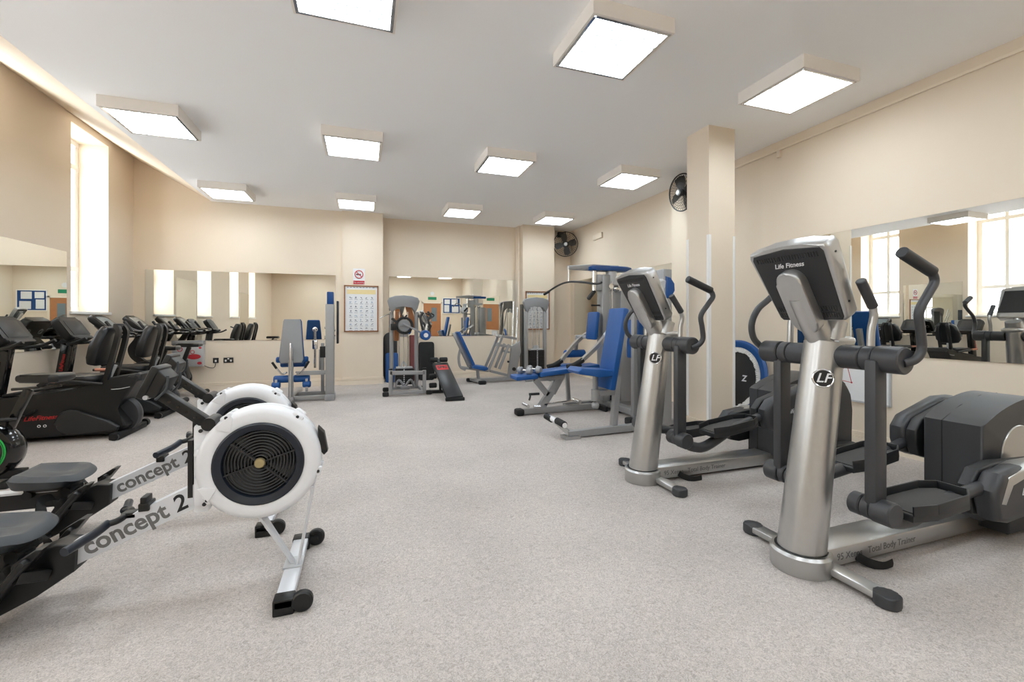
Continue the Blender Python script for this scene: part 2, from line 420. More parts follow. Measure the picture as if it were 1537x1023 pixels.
# panel box with red pattern + sockets
t = thing('wall_panel_box', 'silver wall box with red shapes beside the sockets, under the back mirror', 'wall box', (-2.81, 8.85, .43)); o = t.location[:]
bx = MB(o).b2((-3.03, 8.74, .43), (-2.59, 8.85, .80), bev=.008).make('body', M['panel'], t)
MB(o).b2((-3.04, 8.73, .80), (-2.58, 8.85, .87), bev=.01).make('top_cover', M['hood'], t)
r1 = MB(o); r1.ball((-2.72, 8.739, .60), .10, (1, .02, .45), 20).ball((-2.64, 8.739, .49), .035, (1, .05, .7)).ball((-2.63, 8.739, .75), .022, (1, .08, .8))
r1.torus((-2.92, 8.739, .73), .035, .006, 'Y', 24, 6).torus((-2.74, 8.739, .68), .028, .006, 'Y', 24, 6)
r1.make('red_pattern', M['red'], bx)
MB(o).tube([(-2.60, 8.82, .44), (-2.52, 8.83, .40), (-2.45, 8.83, .40), (-2.43, 8.835, .47)], .005, 8, 4).make('cord', M['black'], t)
for x, w, lab in ((-2.43, .085, 'black single wall socket with a plug, nearest the silver wall box'), (-2.24, .15, 'black double wall socket to the right of the single one')):
    t = thing('wall_socket', lab, 'socket', (x, 8.85, .52), group='wall sockets')
    MB((x, 8.85, .52)).b2((x-w/2, 8.838, .475), (x+w/2, 8.85, .565), bev=.004).make('face_plate', M['letblack'], t)
    q = MB((x, 8.85, .52))
    for dx in ((0,) if w < .1 else (-.04, .04)): q.b2((x+dx-.014, 8.830, .495), (x+dx+.014, 8.839, .53), bev=.003)
    if w > .1: q.b2((x-.012, 8.832, .535), (x+.012, 8.839, .555))
    q.make('plug' if w < .1 else 'switch', M['white'], t)
# whiteboard on the right wall
t = thing('whiteboard', 'small whiteboard with red line drawing low on the right wall', 'whiteboard', (XR, 2.98, .43)); o = t.location[:]
b = MB(o).b2((XR-.015, 2.66, .43), (XR, 3.34, .85)).make('panel', M['paper'], t)
q = MB(o)
for z in (.425, .85): q.b2((XR-.02, 2.65, z-.008), (XR, 3.35, z+.008))
for y in (2.65, 3.35): q.b2((XR-.02, y-.008, .42), (XR, y+.008, .86))
q.make('frame', M['panel'], t)
q = MB(o)
L = [(3.30, .56), (3.20, .66), (3.12, .68), (3.02, .76), (2.98, .60), (3.16, .62), (3.04, .53)]
for a, c in zip(L[:-1], L[1:]): q.tube([(XR-.016, *a), (XR-.016, *c)], .003, 6)
for y, z in L: q.ball((XR-.016, y, z), .009, (.3, 1, 1), 8)
q.make('red_drawing', M['red'], b)
tag(MB().ball((XR-.045, 3.38, .49), .045, (1, 1, 1.4)).make('boxing_mitt', M['red']), 'small red padded mitt hanging at the whiteboard corner', 'mitt')
tag(MB().b2((XR-.04, 7.7, 2.88), (XR, 8.05, 2.99), bev=.008).make('sensor_box', M['trim']), 'small cream box high on the right wall near the far corner', 'sensor')
# front wall (seen in the mirrors)
dr = struct('door_1', MB().b2((2.68, YR, 0), (3.5, YR+.05, 2.05)), M['door'])
dq = MB()
for lo, hi in (((2.61, YR, 0), (2.68, YR+.07, 2.12)), ((3.5, YR, 0), (3.57, YR+.07, 2.12)), ((2.61, YR, 2.05), (3.57, YR+.07, 2.12))): dq.b2(lo, hi)
struct('door_frame', dq, M['trim'], dr)
struct('door_pane', MB().b2((3.05, YR+.04, 1.2), (3.3, YR+.055, 1.85)), M['screen'], dr)
t = thing('notice_board', 'blue notice board with white papers beside the door behind the camera', 'notice board', (4.02, YR, 1.6)); o = t.location[:]
BX = 3.62
MB(o).b2((BX, YR, 1.6), (BX+.8, YR+.02, 2.3)).make('board', M['boardblue'], t)
q = MB(o)
for lo, hi in (((BX-.03, YR, 1.57), (BX+.83, YR+.03, 1.60)), ((BX-.03, YR, 2.3), (BX+.83, YR+.03, 2.33)), ((BX-.03, YR, 1.57), (BX, YR+.03, 2.33)), ((BX+.8, YR, 1.57), (BX+.83, YR+.03, 2.33))): q.b2(lo, hi)
q.make('frame', M['white'], t)
for x0, z0, w, h in ((.05, 1.65, .24, .33), (.06, 2.03, .26, .22), (.40, 2.0, .30, .26), (.42, 1.64, .32, .28)):
    MB(o).b2((BX+x0, YR+.02, z0), (BX+x0+w, YR+.024, z0+h)).make('paper', M['paper'], t)
tag(MB().cyl((3.1, YR, 2.52), (3.1, YR+.012, 2.52), .09, n=28).make('round_sign', M['paper']), 'round white sign above the green sign over the door behind the camera', 'sign')
tag(MB().b2((2.9, YR, 2.22), (3.3, YR+.012, 2.36)).make('exit_sign', M['greensign']), 'green sign above the door behind the camera', 'sign')

# ------------------------------------------------------------------ wall fans
def fan(label, hub, aim, wall, R_=.275):
    t = thing('wall_fan', label, 'fan', hub, group='wall fans')
    z = Vector(aim).normalized(); x = Vector((0, 0, 1)).cross(z).normalized(); y = z.cross(x)
    A = Matrix(((x.x, y.x, z.x, 0), (x.y, y.y, z.y, 0), (x.z, y.z, z.z, 0), (0, 0, 0, 1)))
    g = MB(M=A)
    g.torus((0, 0, 0), R_, .009, 'Z', 48, 8)
    for k in range(1, 7): g.torus((0, 0, .06*math.cos(k/7*PI/2)), R_*k/7, .0022, 'Z', 40, 5)
    for k in range(36):
        a = 2*PI*k/36; c, s_ = math.cos(a), math.sin(a)
        g.tube([(c*.04, s_*.04, .065), (c*R_*.55, s_*R_*.55, .05), (c*R_*.85, s_*R_*.85, .025), (c*R_, s_*R_, 0)], .0017, 5, 0)
        g.tube([(c*R_, s_*R_, 0), (c*R_*.7, s_*R_*.7, -.07), (c*.08, s_*.08, -.09)], .0017, 5)
    g.make('guard', M['black'], t)
    b = MB(M=A)
    for k in range(4):
        a = k*PI/2+.3; pts = []
        T = Matrix.Rotation(a, 4, 'Z') @ Matrix.Translation((0, 0, -.02)) @ Matrix.Rotation(R(24), 4, 'X')
        b.prism([(.04, -.03), (.12, -.085), (.22, -.09), (.245, -.02), (.22, .06), (.12, .055), (.04, .03)], .004, 'XY', 0, T=T)
    b.make('blade_rotor', M['fan'], t)
    MB(M=A).cyl((0, 0, -.2), (0, 0, -.06), .06, .075, 24, .01).cyl((0, 0, -.06), (0, 0, .02), .05, .045, 24).make('motor', M['black'], t)
    MB(M=A).cyl((0, 0, .055), (0, 0, .075), .042, .036, 24, .005).make('hub_cap', M['panel'], t, 'grey hub badge')
    hb = Vector(hub); bp = hb - z*.15; w = Vector(wall)
    MB(hub).tube([bp, bp+Vector((0, 0, R_+.02)), w], .016, 10).box(w, (.09, .09, .12), bev=.008).make('bracket', M['black'], t)
fan('black caged wall fan in the far right corner under the ceiling', (4.22, 8.95-.22, 2.90), (-.38, -.9, -.12), (4.25, 9.1, 3.18), .265)
fan('black caged wall fan half hidden behind the column', (4.18, 4.97, 2.985), (-1, -.02, -.12), (4.37, 5.0, 3.2), .25)

# ------------------------------------------------------------------ rowing machines  (x to the flywheel, seat at -x)
def rower(name_label, loc, hx, hz, hy=0.):
    t = thing('rowing_machine', name_label, 'rowing machine', loc, group='rowing machines')
    cz = .565; RO = .252
    hs = None
    b = MB()
    for sg in (-1, 1):
        prof = [(.178, sg*.052), (.180, sg*.072), (.186, sg*.076), (.224, sg*.075), (.240, sg*.068), (.249, sg*.055), (RO, sg*.036), (RO, sg*.012), (RO-.006, sg*.005), (.178, sg*.005)]
        b.lathe(prof, (0, 0, cz), 'Y', 72, True)
        for a, l in ((122, .06), (52, .06), (-15, .05), (215, .05), (165, .04)):
            T = Matrix.Translation((0, 0, cz)) @ Matrix.Rotation(-R(a-90), 4, 'Y')
            b.prism(rr(l*.9, .034, .012, 4, 0, RO-.008), .030, 'XZ', sg*.044, .006, T)
    hs = b.make('flywheel_housing', M['rwhite'], t, 'white split flywheel cover')
    bl = MB()
    for a in (122, 52, -15, 215):
        x, z = math.cos(R(a))*(RO-.004), math.sin(R(a))*(RO-.004)+cz
        for sg in (-1, 1): bl.cyl((x, sg*.055, z), (x, sg*.0635, z), .007, n=12)
    bl.make('bolts', M['dark'], hs)
    for sg in (-1, 1):
        for a, l in ((126, .085), (208, .07)):
            T = Matrix.Translation((0, 0, cz)) @ Matrix.Rotation(-R(a-90), 4, 'Y')
            MB().prism([(-l*.5, .240), (l*.5, .246), (l*.45, .228), (.0, .186), (-l*.2, .20)], .006, 'XZ', sg*.077, .002, T).make('damper_tab', M['rwhite'], hs)
        MB().lathe([(.184, sg*.070), (.183, sg*.079), (.176, sg*.083), (.150, sg*.072), (.146, sg*.062), (.146, sg*.05), (.184, sg*.05)], (0, 0, cz), 'Y', 64, True).make('grille_ring', M['navy'], hs, 'dark navy ring')
        g = MB()
        for k in range(9): g.torus((0, sg*.062, cz), .034+.0132*k, .0026, 'Y', 48, 6)
        for a in (18, 140, 198, 318):
            c, s_ = math.cos(R(a)), math.sin(R(a)); g.bar((c*.02, sg*.064, cz+s_*.02), (c*.148, sg*.064, cz+s_*.148), .006, .006, bev=0)
        g.make('grille', M['dark'], hs)
        MB().cyl((0, sg*.058, cz), (0, sg*.072, cz), .024, .022, 32, .003).make('hub_cap', M['gold'], hs, 'round gold hub badge')
    MB().cyl((0, -.045, cz), (0, .045, cz), .172, n=64).make('flywheel', M['gblack'], t)
    # frame
    MB().prism([(-.72, .285), (-.71, .188), (-.19, .415), (-.10, .42), (-.10, .54), (-.22, .505)], .05, 'XZ', 0, .004).make('frame_beam', M['alu'], t, 'white slanted beam')
    beam = [o for o in t.children if o.name.startswith('frame_beam')][0]
    sl = Vector((.52, 0, .222)).normalized()
    for sg in (-1, 1):
        xdir = sl*(1 if sg < 0 else -1)
        ydir = Vector((-sl.z, 0, sl.x))
        oc = Vector((-.47, sg*.0252, .343)); 
        o1 = oc - xdir*.035; o2 = oc + xdir*.170
        text('lettering', 'concept', .097, frame3(o1, xdir, ydir), M['letgrey'], beam, off=.0024, sx=.98)
        text('lettering', '2', .098, frame3(o2, xdir, ydir), M['letblack'], beam, off=.0016, shear=.15)
    MB().b2((-.265, -.028, .36), (-.205, .028, .745), bev=.012).b2((-.255, -.05, .40), (-.18, .05, .52), bev=.006).make('upright', M['rwhite'], t)
    q = MB()
    for z in (.72, .63, .53, .46): q.cyl((-.235, -.034, z), (-.235, .034, z), .008, n=12)
    for x, z in ((-.18, .43), (-.215, .405)): q.cyl((x, -.056, z), (x, .056, z), .008, n=12)
    q.make('upright_bolts', M['dark'], t)
    MB().b2((-.285, -.026, .43), (-.266, .026, .68)).make('chain_guide', M['black'], t)
    # monitor arm and monitor
    a0, a1 = Vector((-.215, 0, .745)), Vector((-.425, 0, .915))
    arm = MB().bar(a0, a1, .05, .045, bev=.006).cyl((-.20, -.055, .75), (-.20, .055, .75), .028, n=20).bar((-.20, 0, .75), (-.185, 0, .62), .03, .03).make('monitor_arm', M['black'], t)
    q = MB(); d = (a1-a0)
    for k in range(5):
        p = a0 + d*(.2+.15*k); q.cyl(p+Vector((0, -.027, 0)), p+Vector((0, .027, 0)), .006, n=10)
    q.make('arm_holes', M['gblack'], arm)
    T = Matrix.Translation((-.395, 0, .935)) @ Matrix.Rotation(R(24), 4, 'Y') @ Matrix.Scale(.68, 4)
    mon = MB(M=T).box((-.03, 0, 0), (.045, .21, .21), bev=.012).prism([(-.02, -.1), (.05, -.07), (.055, .06), (-.02, .095)], .19, 'XZ', 0, .01).make('monitor', M['black'], t)
    for sy in (-.10, .10): MB(M=T).tube([(.05, sy, .08), (.075, sy, .0), (.05, sy, -.08)], .008, 8, 5).make('edge_trim', M['seatgrey'], mon, 'grey edge')
    MB(M=T).b2((-.056, -.08, -.04), (-.052, .08, .07)).make('screen', M['screen'], mon)
    MB(M=T).cyl((.0, -.108, -.085), (0, .108, -.085), .014, n=16).make('pivot_bolt', M['panel'], mon)
    # footrests
    MB().prism([(-.72, .31), (-.66, .30), (-.665, .19), (-.78, .115), (-.95, .03), (-1.0, .06), (-.93, .16), (-.88, .25)], .10, 'XZ', 0, .008).make('footrest_bracket', M['black'], t)
    for sg in (-1, 1):
        p0, p1 = Vector((-.93, sg*.135, .07)), Vector((-.74, sg*.135, .315))
        fr = MB().bar(p0, p1, .12, .022, up=(-1, 0, .5), bev=.008).bar(p0+Vector((-.03, 0, 0)), p0+Vector((.03, 0, .02)), .12, .05, bev=.01).bar((-.75, sg*.05, .20), (-.80, sg*.135, .24), .05, .04).make('footrest', M['black'], t)
        MB().tube([(-.87, sg*.135-.062, .21), (-.885, sg*.135-.05, .27), (-.90, sg*.135, .285), (-.885, sg*.135+.05, .27), (-.87, sg*.135+.062, .21)], 1, 4, 4, sec=(.003, .02), up=(-.5, 0, .8)).make('strap', M['rubber'], fr)
        MB().prism([(-.79, .27), (-.725, .31), (-.70, .345), (-.72, .345), (-.79, .30)], .06, 'XZ', sg*.135, .004).make('heel_flap', M['black'], fr)
    # rail, seat
    MB().bar((-.82, 0, .245), (-2.22, 0, .255), .05, .085).make('monorail', M['black'], t)
    MB().b2((-2.15, -.03, .287), (-.90, .03, .298)).make('rail_top', M['alu'], t, 'bright top strip')
    SX = -.93
    s = MB()
    nx, ny = 14, 12; G = {}
    for side in (1, 0):
        for i in range(nx+1):
            for j in range(ny+1):
                u, v = i/nx*2-1, j/ny*2-1
                k = max(abs(u), abs(v)); e = (u*u*u*u+v*v*v*v)**.25 or 1; f = k/e
                x, y = SX+u*.155*f*(1-.08*v*v), v*.15*f*(1+.05*u)
                z = (.385+.022*v*v+.012*u*(-1)-.02*math.exp(-((u-.1)**2*6+(abs(v)-.4)**2*12))) if side else .335
                if side: z -= .03*max(0, k-.86)/.14
                else: x = SX+(x-SX)*.9; y *= .9
                G[side, i, j] = s.bm.verts.new((x, y, z))
    for side in (0, 1):
        for i in range(nx):
            for j in range(ny): s.bm.faces.new([G[side, i, j], G[side, i+1, j], G[side, i+1, j+1], G[side, i, j+1]])
    edge = [(i, 0) for i in range(nx)] + [(nx, j) for j in range(ny)] + [(i, ny) for i in range(nx, 0, -1)] + [(0, j) for j in range(ny, 0, -1)]
    for q in range(len(edge)):
        a, c = edge[q], edge[(q+1) % len(edge)]; s.bm.faces.new([G[1, *a], G[1, *c], G[0, *c], G[0, *a]])
    seat = s.make('seat', M['seatgrey'], t, 'grey moulded sliding seat', 60)
    MB().b2((SX-.10, -.05, .295), (SX+.10, .05, .338), bev=.006).make('seat_carriage', M['black'], seat)
    for sx in (-.08, .08): MB().cyl((SX+sx, -.06, .285), (SX+sx, .06, .285), .022, n=20).make('seat_roller', M['rubber'], seat)
    # handle and chain
    h = MB().tube([(hx-.035, hy-.07, hz+.01), (hx, hy-.05, hz+.015), (hx, hy+.05, hz+.015), (hx-.035, hy+.07, hz+.01)], .013, 10, 4).box((hx+.02, hy, hz+.015), (.06, .05, .03), bev=.008).make('handle', M['black'], t)
    for sg in (-1, 1):
        MB().tube([(hx-.03, hy+sg*.065, hz+.012), (hx-.05, hy+sg*.13, hz-.003), (hx-.085, hy+sg*.235, hz-.012)], .0165, 12, 5).make('grip', M['navy'], h, 'dark rubber grip')
    MB().tube([(hx+.04, hy, hz+.015), (-.28, 0, .475)], .0045, 6).make('chain', M['dark'], t)
    MB().b2((-.46, -.035, .395), (-.42, .035, .43), bev=.006).b2((-.455, -.03, .42), (-.43, .03, .455), bev=.006).make('handle_hook', M['black'], t)
    # front legs
    ft = MB().b2((.095, -.30, .03), (.165, .30, .062), bev=.004).make('front_foot', M['alu'], t, 'white floor bar')
    for sg in (-1, 1):
        MB().b2((.09, sg*.30, .0), (.17, sg*.235, .066), bev=.006).make('foot_cap', M['black'], ft)
        MB().cyl((.20, sg*.30, .042), (.20, sg*.268, .042), .042, n=28, bev=.006).b2((.15, sg*.285, .03), (.21, sg*.25, .055)).make('wheel', M['black'], ft)
        MB().tube([(.13, 0, .06), (-.02, sg*.02, .33), (-.06, sg*.03, .42)], 1, 4, 3, sec=(.022, .008), ph=PI/4).make('leg', M['alu'], t)
        MB().cyl((.15, sg*.03, .06), (.215, sg*.055, .43), .006, n=8).make('brace', M['alu'], t)
    MB().b2((.09, -.05, .06), (.17, .05, .068)).make('bracket', M['panel'], ft)
    MB().prism([(.235, .70), (.262, .67), (.278, .58), (.262, .565), (.235, .60)], .06, 'XZ', 0, .005).make('rear_clip', M['black'], t)
    # rear legs
    MB().bar((-2.12, 0, .23), (-2.16, 0, .05), .05, .04).b2((-2.20, -.24, .0), (-2.12, .24, .045), bev=.01).make('rear_foot', M['black'], t)
    return t
r1 = rower('white and black rowing machine nearest the camera, handle resting on its beam', (-.44, 2.28, 0), -.515, .365)
r2 = rower('white and black rowing machine behind the nearer one, handle hung by its flywheel', (-.66, 3.04, 0), -.30, .50)

# ------------------------------------------------------------------ cross trainers (elliptical), x to the rear
def elliptical(label, loc, near, far):
    t = thing('cross_trainer', label, 'cross trainer', loc, group='cross trainers')
    base = MB().lathe([(.128, 0), (.132, .01), (.132, .085), (.122, .097), (.10, .097)], (-.06, 0, 0), 'Z', 48).make('base_pod', M['silver'], t)
    MB().lathe([(.108, .096), (.112, .1), (.09, .1)], (-.06, 0, 0), 'Z', 40).make('base_gap', M['black'], base)
    MB().b2((-.03, -.085, .02), (1.30, .085, .108), bev=.008).make('main_rail', M['silver'], t)
    rail = [o for o in t.children if o.name.startswith('main_rail')][0]
    text('lettering', '95 Xeros   Total Body Trainer', .047, frame3((.36, -.0852, .062), (1, 0, 0), (0, 0, 1)), M['letgrey'], rail)
    st = MB().b2((-.035, -.31, .018), (.045, .31, .05), bev=.006).make('stabilizer', M['silver'], t)
    for sg in (-1, 1):
        MB().prism(rr(.09, .09, .03, 5, .005, sg*.335), .05, 'XY', .027, .008).make('end_cap', M['charcoal'], st, 'grey foot cap')
    MB().b2((1.62, -.29, 0), (1.70, .29, .05), bev=.006).make('rear_foot', M['charcoal'], t)
    MB().tube([(.20, -.09, .05), (.23, -.12, .03), (.29, -.15, .015), (.36, -.15, .02)], 1, 4, 4, sec=(.004, .022), up=(0, 0, 1)).make('strap_tab', M['rubber'], t)
    col = MB().tube([(-.06, 0, .06), (.10, 0, 1.095)], [.104, .086], 48).make('column', M['silver'], t, 'leaning silver column')
    # emblem
    ez = .925; ex = -.06+.16*(ez-.06)/1.035; a = R(43)
    nx_, ny_ = -math.cos(a), -math.sin(a); c = Vector((ex+nx_*.086, ny_*.086, ez))
    F = frame3(c, (-ny_*-1, nx_*-1, 0) if False else (math.sin(a), -math.cos(a), 0), (.15, 0, 1))
    em = MB(M=F).cyl((0, 0, -.03), (0, 0, .006), .046, .044, 32).make('emblem', M['black'], col, 'round black emblem with white rim')
    MB(M=F).torus((0, 0, .006), .042, .0045, 'Z', 40, 8).make('rim', M['chrome'], em)
    text('lettering', 'LF', .062, F @ Matrix.Translation((0, 0, .0065)), M['letwhite'], em, shear=.3, off=.0008)
    # console
    ang = math.atan2(.20, .35)
    C = Matrix.Translation((-.045, 0, 1.40)) @ Matrix.Rotation(-ang, 4, 'Y')      # local z up the panel, -x = back
    neck = MB().tube([(.115, 0, 1.05), (.10, 0, 1.10), (.045, 0, 1.165), (.0, 0, 1.24), (-.05, 0, 1.33)], 1, 20, 4, sec=(.072, .050), up=(0, 1, 0)).make('neck', M['silver'], t)
    MB(M=C).prism([(y, z) for y, z in rr(.13, .34, .064, 8, 0, -.08)], .06, 'YZ', -.068, .012).make('mount_plate', M['silver'], t, 'rounded silver bracket')
    outl = [(-.155, -.205), (.155, -.205), (.172, -.185), (.207, .165), (.195, .190), (.10, .203), (0, .207), (-.10, .203), (-.195, .190), (-.207, .165), (-.172, -.185)]
    con = MB(M=C).prism(outl, .085, 'YZ', .0, .014).make('console', M['silver'], t, 'silver console shell')
    back = [(-.150, -.195), (.150, -.195), (.160, -.18), (.184, .155), (.172, .176), (0, .192), (-.172, .176), (-.184, .155), (-.160, -.18)]
    bk = MB(M=C).prism(back, .012, 'YZ', -.042, .004).make('back_panel', M['dark'], con, 'black back cover')
    v = MB(M=C)
    for k in range(24): v.b2((-.0495, -.155+k*.0135-.003, .135), (-.047, -.155+k*.0135+.004, .160))
    for r_ in range(2):
        for k in range(7):
            for sg in (-1, 1): v.b2((-.0495, sg*(.075+k*.0115)-.003, -.180+r_*.035), (-.047, sg*(.075+k*.0115)+.003, -.155+r_*.035))
    v.make('vents', M['gblack'], bk)
    text('lettering', 'Life Fitness', .034, C @ frame3((-.0485, .0, .108), (0, -1, 0), (0, 0, 1)), M['letwhite'], bk, shear=.35, off=.0004)
    MB(M=C).b2((.040, -.165, -.14), (.046, .165, .15)).make('screen', M['black'], con)
    q = MB(M=C)
    for y, z in ((-.205, .13), (-.18, -.12)):
        q.cyl((-.005, y+.004, z), (-.005, y-.002, z), .005, n=10); q.cyl((-.005, -y-.004, z), (-.005, -y+.002, z), .005, n=10)
    q.make('screws', M['dark'], con)
    MB().tube([(.12, 0, 1.10), (.155, 0, 1.20)], [.07, .066], 32).b2((.10, -.075, 1.08), (.23, .075, 1.125), bev=.02).make('accessory_tray', M['silver'], t)
    # crossbar drums
    for sg in (-1, 1):
        d = MB().cyl((.11, sg*.07, 1.03), (.11, sg*.18, 1.03), .056, n=36, bev=.004).cyl((.11, sg*.184, 1.03), (.11, sg*.232, 1.03), .057, n=36, bev=.004).cyl((.11, sg*.236, 1.03), (.11, sg*.345, 1.03), .060, n=36, bev=.006).make('crossbar', M['charcoal'], t, 'dark grey cylinder crossbar')
        q = MB().cyl((.11, sg*.10, 1.03), (.11, sg*.33, 1.03), .050, n=24)
        q.make('ring_gap', M['black'], d)
        # fixed grip
        fx = MB().tube([(.12, sg*.20, 1.07), (.125, sg*.20, 1.16), (.135, sg*.205, 1.23), (.11, sg*.21, 1.29)], .016, 12, 5).make('fixed_handle', M['silver'], t, 'slim silver tube')
        MB().cyl((.125, sg*.208, 1.265), (.03, sg*.215, 1.385), .021, n=20, bev=.004).make('grip', M['charcoal'], fx)
        # swing arm and lower pivot
        lx = .08 if sg < 0 else .115
        arm = MB().bar((lx, sg*.245, 1.03), (lx, sg*.245, .37), .052, .082, up=(1, 0, 0), bev=.014).make('swing_arm', M['charcoal'], t)
        MB().cyl((lx, sg*.15, .36), (lx, sg*.20, .36), .050, n=32, bev=.006).cyl((lx, sg*.204, .36), (lx, sg*.24, .36), .050, n=32, bev=.004).cyl((lx, sg*.244, .36), (lx, sg*.325, .36), .054, n=32, bev=.006).make('pivot', M['charcoal'], arm)
        if sg < 0:
            pts = [(.10, -.34, 1.02), (.14, -.36, 1.035), (.175, -.365, 1.08), (.168, -.365, 1.16), (.158, -.365, 1.24), (.22, -.365, 1.32), (.262, -.365, 1.375), (.235, -.365, 1.425)]
            g0, g1 = (.245, -.365, 1.415), (.045, -.365, 1.49)
        else:
            pts = [(.12, .34, 1.03), (.09, .365, 1.06), (.05, .375, 1.11), (.04, .375, 1.19), (.085, .375, 1.27), (.17, .375, 1.33), (.235, .375, 1.385), (.23, .375, 1.43)]
            g0, g1 = (.235, .375, 1.42), (.125, .375, 1.485)
        hd = MB().tube(pts, .0175, 14, 6).make('moving_handle', M['charcoal'], t, 'curved dark grey tube handle')
        MB().cyl(g0, g1, .0245, n=24, bev=.003).make('grip', M['dark'], hd)
        # link + pedal + crank
        px_, pz, ck, up = near if sg < 0 else far
        y = sg*.255
        MB().tube([(lx+.02, y, .345), (lx+.10, y, .30), (lx+.22, y, .292), (px_, y, pz-.03)], .036, 16, 6).tube([(px_, y, pz-.025), (ck[0]+.12, y, pz+(.08 if up else .02))], .03, 16).make('link_arm', M['charcoal'], t)
        T = Matrix.Translation((px_, y, pz)) @ Matrix.Rotation(R(-7 if up else -3), 4, 'Y')
        po = [(-.215, -.075), (-.10, -.105), (.14, -.10), (.215, -.06), (.215, .06), (.14, .10), (-.10, .105), (-.215, .075)]
        pd = MB(M=T).prism(po, .035, 'XY', -.012, .008)
        for k in range(8):
            p, q2 = po[k], po[(k+1) % 8]
            if k == 7: continue
            pd.bar((p[0]*.98, p[1]*.97, .022), (q2[0]*.98, q2[1]*.97, .022), .008, .045, bev=.002)
        pedal = pd.make('pedal', M['dark'], t)
        MB(M=T).prism([(x*.92, yy*.9) for x, yy in po], .006, 'XY', .007).make('tread', M['tread'], pedal, 'grey textured tread')
        x0, x1, z0, z1 = ck
        if not up:
            poly = [(x0, z0+.10), (x0+.03, z0+.02), (x0+.12, z0), (x1, z0+.04), (x1+.08, z0+.14), (x1, z1-.02), (x0+.22, z1), (x0+.07, z1-.02), (x0, z1-.10)]
        else:
            poly = [(x0, z0+.10), (x0+.03, z0+.03), (x0+.12, z0), (x0+.22, z0+.05), (x1, z0+.22), (x1+.04, z1-.06), (x1-.02, z1), (x1-.16, z1), (x0+.06, z1-.10), (x0, z1-.17)]
        cv = MB().prism(poly, .095, 'XZ', sg*.285, .03).make('crank_cover', M['charcoal'], t)
        MB().prism([(u*.995+.006, w*.97+.01) for u, w in poly], .06, 'XZ', sg*.205, .012).make('inner_shroud', M['dark'], cv)
        if not up:
            MB().prism([(x0+.035, z1-.16), (x0+.10, z1-.035), (x0+.30, z1+.004), (x1-.05, z1), (x1-.05, z1-.03), (x0+.30, z1-.03), (x0+.13, z1-.07), (x0+.08, z1-.17)], .098, 'XZ', sg*.285, .008).make('bright_band', M['silver'], cv, 'polished silver band')
        if sg < 0:
            text('lettering', 'Life Fitness', .05, frame3((x0+.32, -.334, z0+.15), (1, 0, 0), (0, 0, 1)), M['letwhite'], cv, shear=.35)
        else:
            text('lettering', 'Life Fitness', .05, frame3((x0+.32, .334, z0+.15), (-1, 0, 0), (0, 0, 1)), M['letwhite'], cv, shear=.35)
    # rear housing
    poly = [(1.13, .10)] + [(p.x, p.z) for p in spline([(1.13, 0, .62), (1.30, 0, .695), (1.50, 0, .745), (1.68, 0, .75), (1.86, 0, .70), (1.98, 0, .60), (2.02, 0, .42)], 4)] + [(2.02, .10)]
    ho = MB().prism(poly, .27, 'XZ', 0, .012).make('rear_housing', M['charcoal'], t)
    MB().prism([(x, z) for x, z in [(1.128, .10), (1.128, .622), (1.30, .697), (1.50, .747), (1.68, .752), (1.68, .10)]], .004, 'XZ', .045).make('seam', M['black'], ho)
    for sg in (-1, 1): MB().cyl((1.47, sg*.132, .43), (1.47, sg*.142, .43), .175, n=64, bev=.004).make('side_disc', M['silver'], ho, 'round silver side plate')
    MB().cyl((1.53, -.143, .38), (1.53, -.146, .38), .008, n=12).make('screw', M['dark'], ho)
    MB().prism([(1.2, .05), (1.2, .16), (1.95, .16), (1.95, .05)], .42, 'XZ', 0, .01).make('rear_skirt', M['dark'], t)
    return t
e1 = elliptical('silver and grey cross trainer nearest the camera, in front of the right mirror', (2.09, 1.57, 0), (.40, .355, (.80, 1.42, .20, .47), False), (.80, .375, (1.14, 1.70, .34, .70), True))
e2 = elliptical('silver and grey cross trainer farther back, standing before the cream column', (2.06, 2.81, 0), (.52, .42, (.80, 1.36, .36, .70), True), (.62, .26, (.95, 1.55, .14, .42), False))

